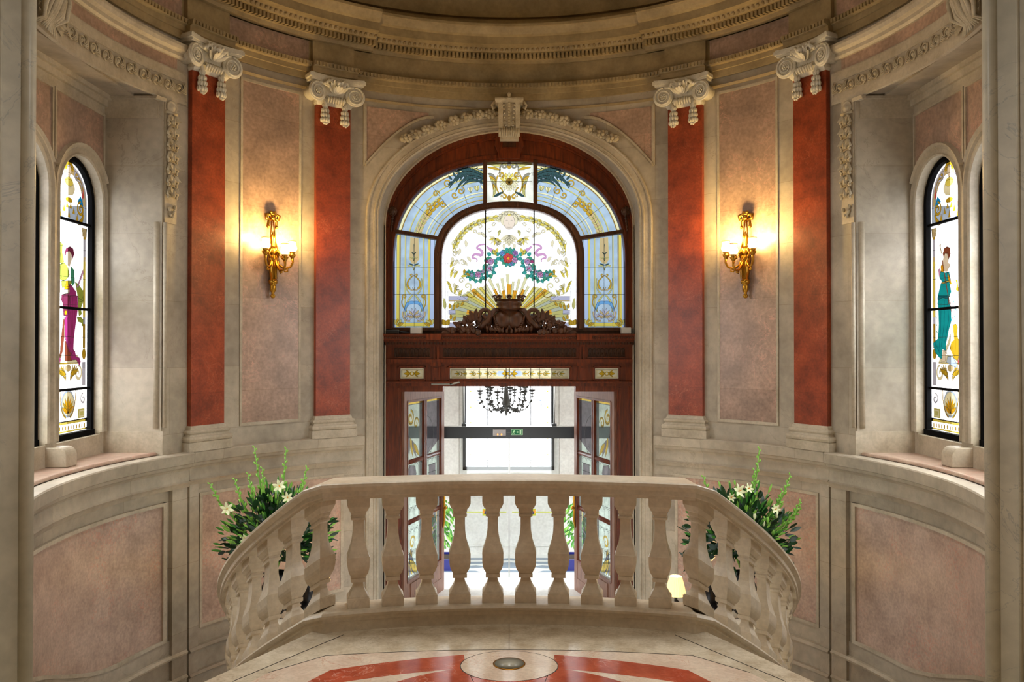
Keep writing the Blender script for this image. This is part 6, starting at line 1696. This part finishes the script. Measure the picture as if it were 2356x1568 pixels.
# ------------------------------------------------------------ wall lamps
def make_sconce():
    t = empty('wall_sconce', (0, 0, 0), '', 'wall lamp', 'gilt wall lamps')
    b = Mb('bronze_gold')                   # stem: tapering fluted term with ball foot
    b.lathe([(0, -.50), (.018, -.495), (.026, -.475), (.018, -.455), (.014, -.445), (.030, -.42), (.034, -.38), (.030, -.355), (.044, -.345), (.05, -.325), (.044, -.305), (.034, -.30), (.046, -.20), (.05, -.12), (.06, -.09), (.045, -.05), (.03, .0), (.022, .12), (.03, .15), (.012, .18), (.0, .21)], (0, -.055, 0), 12)
    for k in range(5): b.tube([(-.03+.015*k, -.095, -.30), (-.036+.018*k, -.105, -.12)], .005, 5)
    b.ball((0, -.06, -.02), (.06, .05, .07)); 
    for k in range(8): b.ball((.05*cos(k*pi/4), -.06, -.02+.06*sin(k*pi/4)), .018, nu=6, nv=5)
    b.build('stem', t)
    r = Mb('bronze_gold')                   # ribbon bow and hanging ribbons
    for s in (-1, 1):
        r.tube([(0, -.04, .33), (s*.04, -.05, .38), (s*.075, -.045, .37), (s*.07, -.04, .33), (0, -.04, .325)], [.01, .02, .022, .018, .01], 7)
        r.tube([(0, -.04, .33), (s*.045, -.045, .31), (s*.05, -.03, .25), (s*.042, -.04, .23)], [.012, .016, .014, .008], 6)
        r.tube([(s*.008, -.045, .32), (s*.03, -.05, .12), (s*.052, -.06, -.01)], [.007, .009, .010], 6)
        r.ball((s*.05, -.05, .25), .016, nu=6, nv=5)
    r.ball((0, -.055, .345), (.028, .025, .03)); r.ball((0, -.05, .385), (.03, .022, .022)); r.ball((.02, -.05, .40), .018); r.ball((-.02, -.05, .40), .018)
    r.build('ribbon_bow', t)
    for k, (a, dz, rr) in enumerate(((-50, 0, .205), (4, -.055, .215), (52, -.01, .205))):
        c_, s_ = sin(R(a)), -cos(R(a)); ex, ey = rr*c_, rr*s_-.04
        m = Mb('bronze_gold'); pt = lambda f, z: (ex*f, (ey+.055)*f-.055, z)
        m.tube([pt(.12, -.06), pt(.3, -.15), pt(.6, -.185+dz*.5), pt(.9, -.16+dz), pt(1.03, -.11+dz), pt(1, -.06+dz)], [.016, .014, .014, .012, .012, .016], 8)
        m.tube([pt(.55, -.185+dz*.5), pt(.62, -.215+dz*.5), pt(.75, -.21+dz*.5), pt(.73, -.175+dz*.5)], .010, 6)
        m.tube([pt(.25, -.05), pt(.4, .0), pt(.52, -.04), pt(.42, -.08), pt(.34, -.05)], [.009, .012, .011, .009, .006], 6)
        m.lathe([(.0, -.085), (.012, -.08), (.02, -.06), (.034, -.045), (.036, -.03), (.022, -.02), (.03, -.01), (.034, 0), (0, 0)], (ex, ey, dz), 14)
        for q in range(6): leaf3(m, (ex, ey, dz-.05), (cos(q*pi/3), sin(q*pi/3), .5), .05, .02)
        ao = m.build('arm', t)
        sh = Mb('shade_glow'); z0 = dz+.002
        prof = [(.030, z0), (.046, z0+.018), (.050, z0+.036), (.042, z0+.062), (.037, z0+.085), (.040, z0+.108)]
        sh.lathe(prof+[(p[0]-.003, p[1]) for p in prof[::-1]], (ex, ey, 0), 20)
        sh.build('glass_shade', ao)
        ri = Mb('brass_rim'); ri.lathe([(.036, z0+.106), (.0425, z0+.106), (.0425, z0+.112), (.036, z0+.112)], (ex, ey, 0), 20); ri.build('shade_rim', ao)
    return t
s0 = make_sconce()
for i, (px, lb) in enumerate(((620, 'lit gilt bronze wall lamp with three glass shades on the left pink marble panel'), (1723, 'lit gilt bronze wall lamp with three glass shades on the right pink marble panel'))):
    th = theta(px); o = s0 if i == 0 else clone(s0)
    o.location = Pc(th, RW-.008, 4.30); o.rotation_euler = (0, 0, R(-th) if i == 0 else R(-th)); o['label'] = lb
    M = Matrix.Translation(o.location) @ Matrix.Rotation(R(-th), 4, 'Z')
    if i == 1: o.scale = (-1, 1, 1)
    for a, dz in ((-50, 0), (4, -.055), (52, -.01)):
        if i == 1: a = -a
        q = M @ Vector((.205*sin(R(a)), -.205*cos(R(a))-.04, dz+.125)); point('sconce_bulb', q, SCONCE, (1.0, .64, .22), .035)

# ------------------------------------------------------------ flower arrangements
def lily(mb, c, ax, r=.07, m='lily_white'):
    ax = Vector(ax).normalized(); u = ax.orthogonal().normalized(); v = ax.cross(u)
    for k in range(6):
        a = 2*pi*k/6; d = (u*cos(a)+v*sin(a))*.85+ax*.6; leaf3(mb, c, d, r, r*.42, up=tuple(ax), m=m, bend=-.01)
    mb.tube([c, tuple(Vector(c)+ax*r*.6)], .004, 5, 'flower_orange')
def spike(mb, pts, n=14, sz=.06):
    mb.tube(pts, [.009, .008, .007, .004][:len(pts)] if len(pts) <= 4 else .004, 5, 'stem_green')
    P = [Vector(p) for p in pts]; seg = len(P)-1
    for k in range(n):
        t = .35+.65*k/(n-1); f = t*seg; i = min(seg-1, int(f)); p = P[i].lerp(P[i+1], f-i); d = (P[i+1]-P[i]).normalized()
        side = d.orthogonal().normalized(); side = Matrix.Rotation(k*2.4, 3, d) @ side
        L = sz*(1.15-.7*k/n); e = p+(d*.8+side*.55)*L
        mb.tube([p, p.lerp(e, .5)+side*.004, e], [.003, .015*(1.1-.6*k/n), .002], 6, 'leaf_lime')
def bouquet(s, tips, seed, label, lilies, pl):
    random.seed(seed); X, Y = s*2.12, 7.7
    v = empty('pedestal_vase', (X, Y, 0), pl, 'vase', 'dark vases on stone pedestals')
    p = Mb('cream_stone'); rl = [(.0, .17), (.08, .17), (.10, .13), (.60, .11), (.66, .14), (.74, .17), (.78, .17)]; p.lathe([(0, 0)]+[(b, a) for a, b in rl]+[(0, .78)], (0, 0, 0), 24); p.build('pedestal', v)
    u = Mb('black_iron'); u.lathe([(0, .78), (.09, .785), (.08, .81), (.04, .83), (.045, .86), (.11, .93), (.14, 1.02), (.13, 1.12), (.10, 1.18), (.12, 1.24), (.11, 1.245), (.09, 1.19), (0, 1.15)], (0, 0, 0), 24); u.build('urn', v)
    t = empty('flower_arrangement', (X, Y, 1.24), label, 'flowers', 'tall green flower arrangements')
    d = Mb('leaf_dark')
    for k in range(950):
        a = random.uniform(0, 2*pi); e = random.uniform(-.6, 1.35); r = random.uniform(.06, .38)
        c = (r*cos(a)*cos(e)*1.3+.03*(-s), r*sin(a)*cos(e), .27+r*sin(e)*1.2)
        dd = Vector((cos(a)*cos(e), sin(a)*cos(e), sin(e)+.2))+Vector((random.gauss(0, .4), random.gauss(0, .4), random.gauss(0, .4)))
        leaf3(d, c, dd, random.uniform(.06, .13), random.uniform(.03, .055), up=(random.gauss(0, 1), random.gauss(0, 1), random.gauss(0, 1)), m=random.choice(('leaf_dark', 'leaf_dark', 'leaf_dark', 'leaf_grey')))
    d.build('dark_leaves', t)
    lt = Mb('leaf_mid')
    for k in range(210):
        a = random.uniform(0, 2*pi); e = random.uniform(-.2, 1.4); r = random.uniform(.25, .46)
        c = (r*cos(a)*cos(e)*1.1, r*sin(a)*cos(e), .30+r*sin(e)*1.1); leaf3(lt, c, (cos(a)*cos(e), sin(a)*cos(e), sin(e)+.3), random.uniform(.05, .10), .022, m=random.choice(('leaf_mid', 'leaf_lime')))
    for k in range(16):
        a = random.uniform(0, 2*pi); lt.tube([(0, 0, .2), (.2*cos(a), .2*sin(a), .42), (.30*cos(a), .30*sin(a), .5+.1*random.random())], [.004, .004, .003], 5, 'stem_green')
        c = (.30*cos(a), .30*sin(a), .5+.08*random.random()); lt.ball(c, (.014, .014, .03), 'lily_white' if k % 2 else 'leaf_lime', nu=7, nv=6)
    lt.build('light_leaves', t)
    for (px, py) in tips:
        dx = (px-CX)*Y/F-X; z = CZ-(py-HY)*Y/F-1.24; dy = random.uniform(-.12, .05)
        g = Mb('stem_green'); spike(g, [(dx*.05, 0, .05), (dx*.45, dy*.5, z*.45), (dx*.85, dy, z*.8), (dx, dy, z)], 15); g.build('gladiolus_stem', t)
    for (px, py, r) in lilies:
        dx = (px-CX)*Y/F-X; z = CZ-(py-HY)*Y/F-1.24
        g = Mb('lily_white'); lily(g, (dx, -.26, z), (random.uniform(-.5, .5), -1, .5), r); g.tube([(dx, -.26, z), (dx*.5, -.1, z-.15)], .004, 5, 'stem_green'); g.build('lily', t)
bouquet(-1, ((493, 1108), (583, 1030), (664, 1030), (712, 1072), (577, 1088), (607, 1076), (551, 1098), (700, 1104)), 31, 'tall arrangement of green gladiolus and lilies behind the left stair balustrade',
        ((545, 1158, .07), (662, 1108, .07), (586, 1222, .05), (680, 1133, .06), (708, 1215, .04)), 'dark urn on a stone pedestal at the foot of the left stair')
bouquet(1, ((1748, 1032), (1618, 1096), (1812, 1090), (1834, 1150), (1842, 1168), (1733, 1080), (1726, 1128), (1800, 1130)), 57, 'tall arrangement of green gladiolus and lilies behind the right stair balustrade',
        ((1680, 1118, .075), (1702, 1112, .05), (1664, 1132, .045), (1762, 1158, .05)), 'dark urn on a stone pedestal at the foot of the right stair')

# ------------------------------------------------------------ torcheres near the doors
def torchere(s, label, arms):
    X, Y = s*2.0, 8.45
    t = empty('torchere', (X, Y, 0), label, 'floor lamp', 'black torcheres beside the entrance')
    b = Mb('black_iron'); b.lathe([(0, 0), (.17, 0), (.17, .05), (.10, .10), (.05, .16), (.04, .40), (.07, .44), (.04, .48), (.035, .70), (.08, .74), (.10, .80), (.05, .88), (.03, .95), (.045, .98), (.02, 1.02), (.03, 1.06), (.012, 1.09), (.018, 1.12), (.0, 1.17)], (0, 0, 0), 18)
    b.build('column', t)
    for a in arms:
        c_, s_ = cos(R(a)), sin(R(a)); m = Mb('black_iron')
        m.tube([(.04*c_, .04*s_, .78), (.16*c_, .16*s_, .68), (.30*c_, .30*s_, .72), (.38*c_, .38*s_, .80), (.38*c_, .38*s_, .86)], [.02, .028, .024, .018, .014], 8)
        m.ball((.2*c_, .2*s_, .66), (.04, .04, .05)); m.lathe([(0, .84), (.04, .845), (.045, .86), (0, .865)], (.38*c_, .38*s_, 0), 12)
        ao = m.build('arm', t)
        f = Mb('fabric_glow'); n = 24; P = []
        for z, r in ((.86, .10), (.96, .078), (1.04, .055)): P.append([((r+(.004 if k % 2 else 0))*cos(2*pi*k/(2*n)), (r+(.004 if k % 2 else 0))*sin(2*pi*k/(2*n)), z) for k in range(2*n)])
        vs = [(x+.38*c_, y+.38*s_, z) for ring_ in P for x, y, z in ring_]; k2 = 2*n
        f.add(vs, [(i*k2+j, i*k2+(j+1) % k2, (i+1)*k2+(j+1) % k2, (i+1)*k2+j) for i in range(2) for j in range(k2)])
        f.build('lamp_shade', ao)
        bl = Mb('bulb_glow'); bl.ball((.38*c_, .38*s_, .98), (.022, .022, .035), nu=10, nv=8); bl.build('bulb', ao)
        point('torchere_bulb', (X+.38*c_, Y+.38*s_, 1.03), 4, (1.0, .66, .30), .03)
torchere(-1, 'black torchere with pleated shades left of the entrance, mostly hidden by balusters', (85, 250))
torchere(1, 'black torchere with glowing pleated shade right of the entrance', (198, 290))
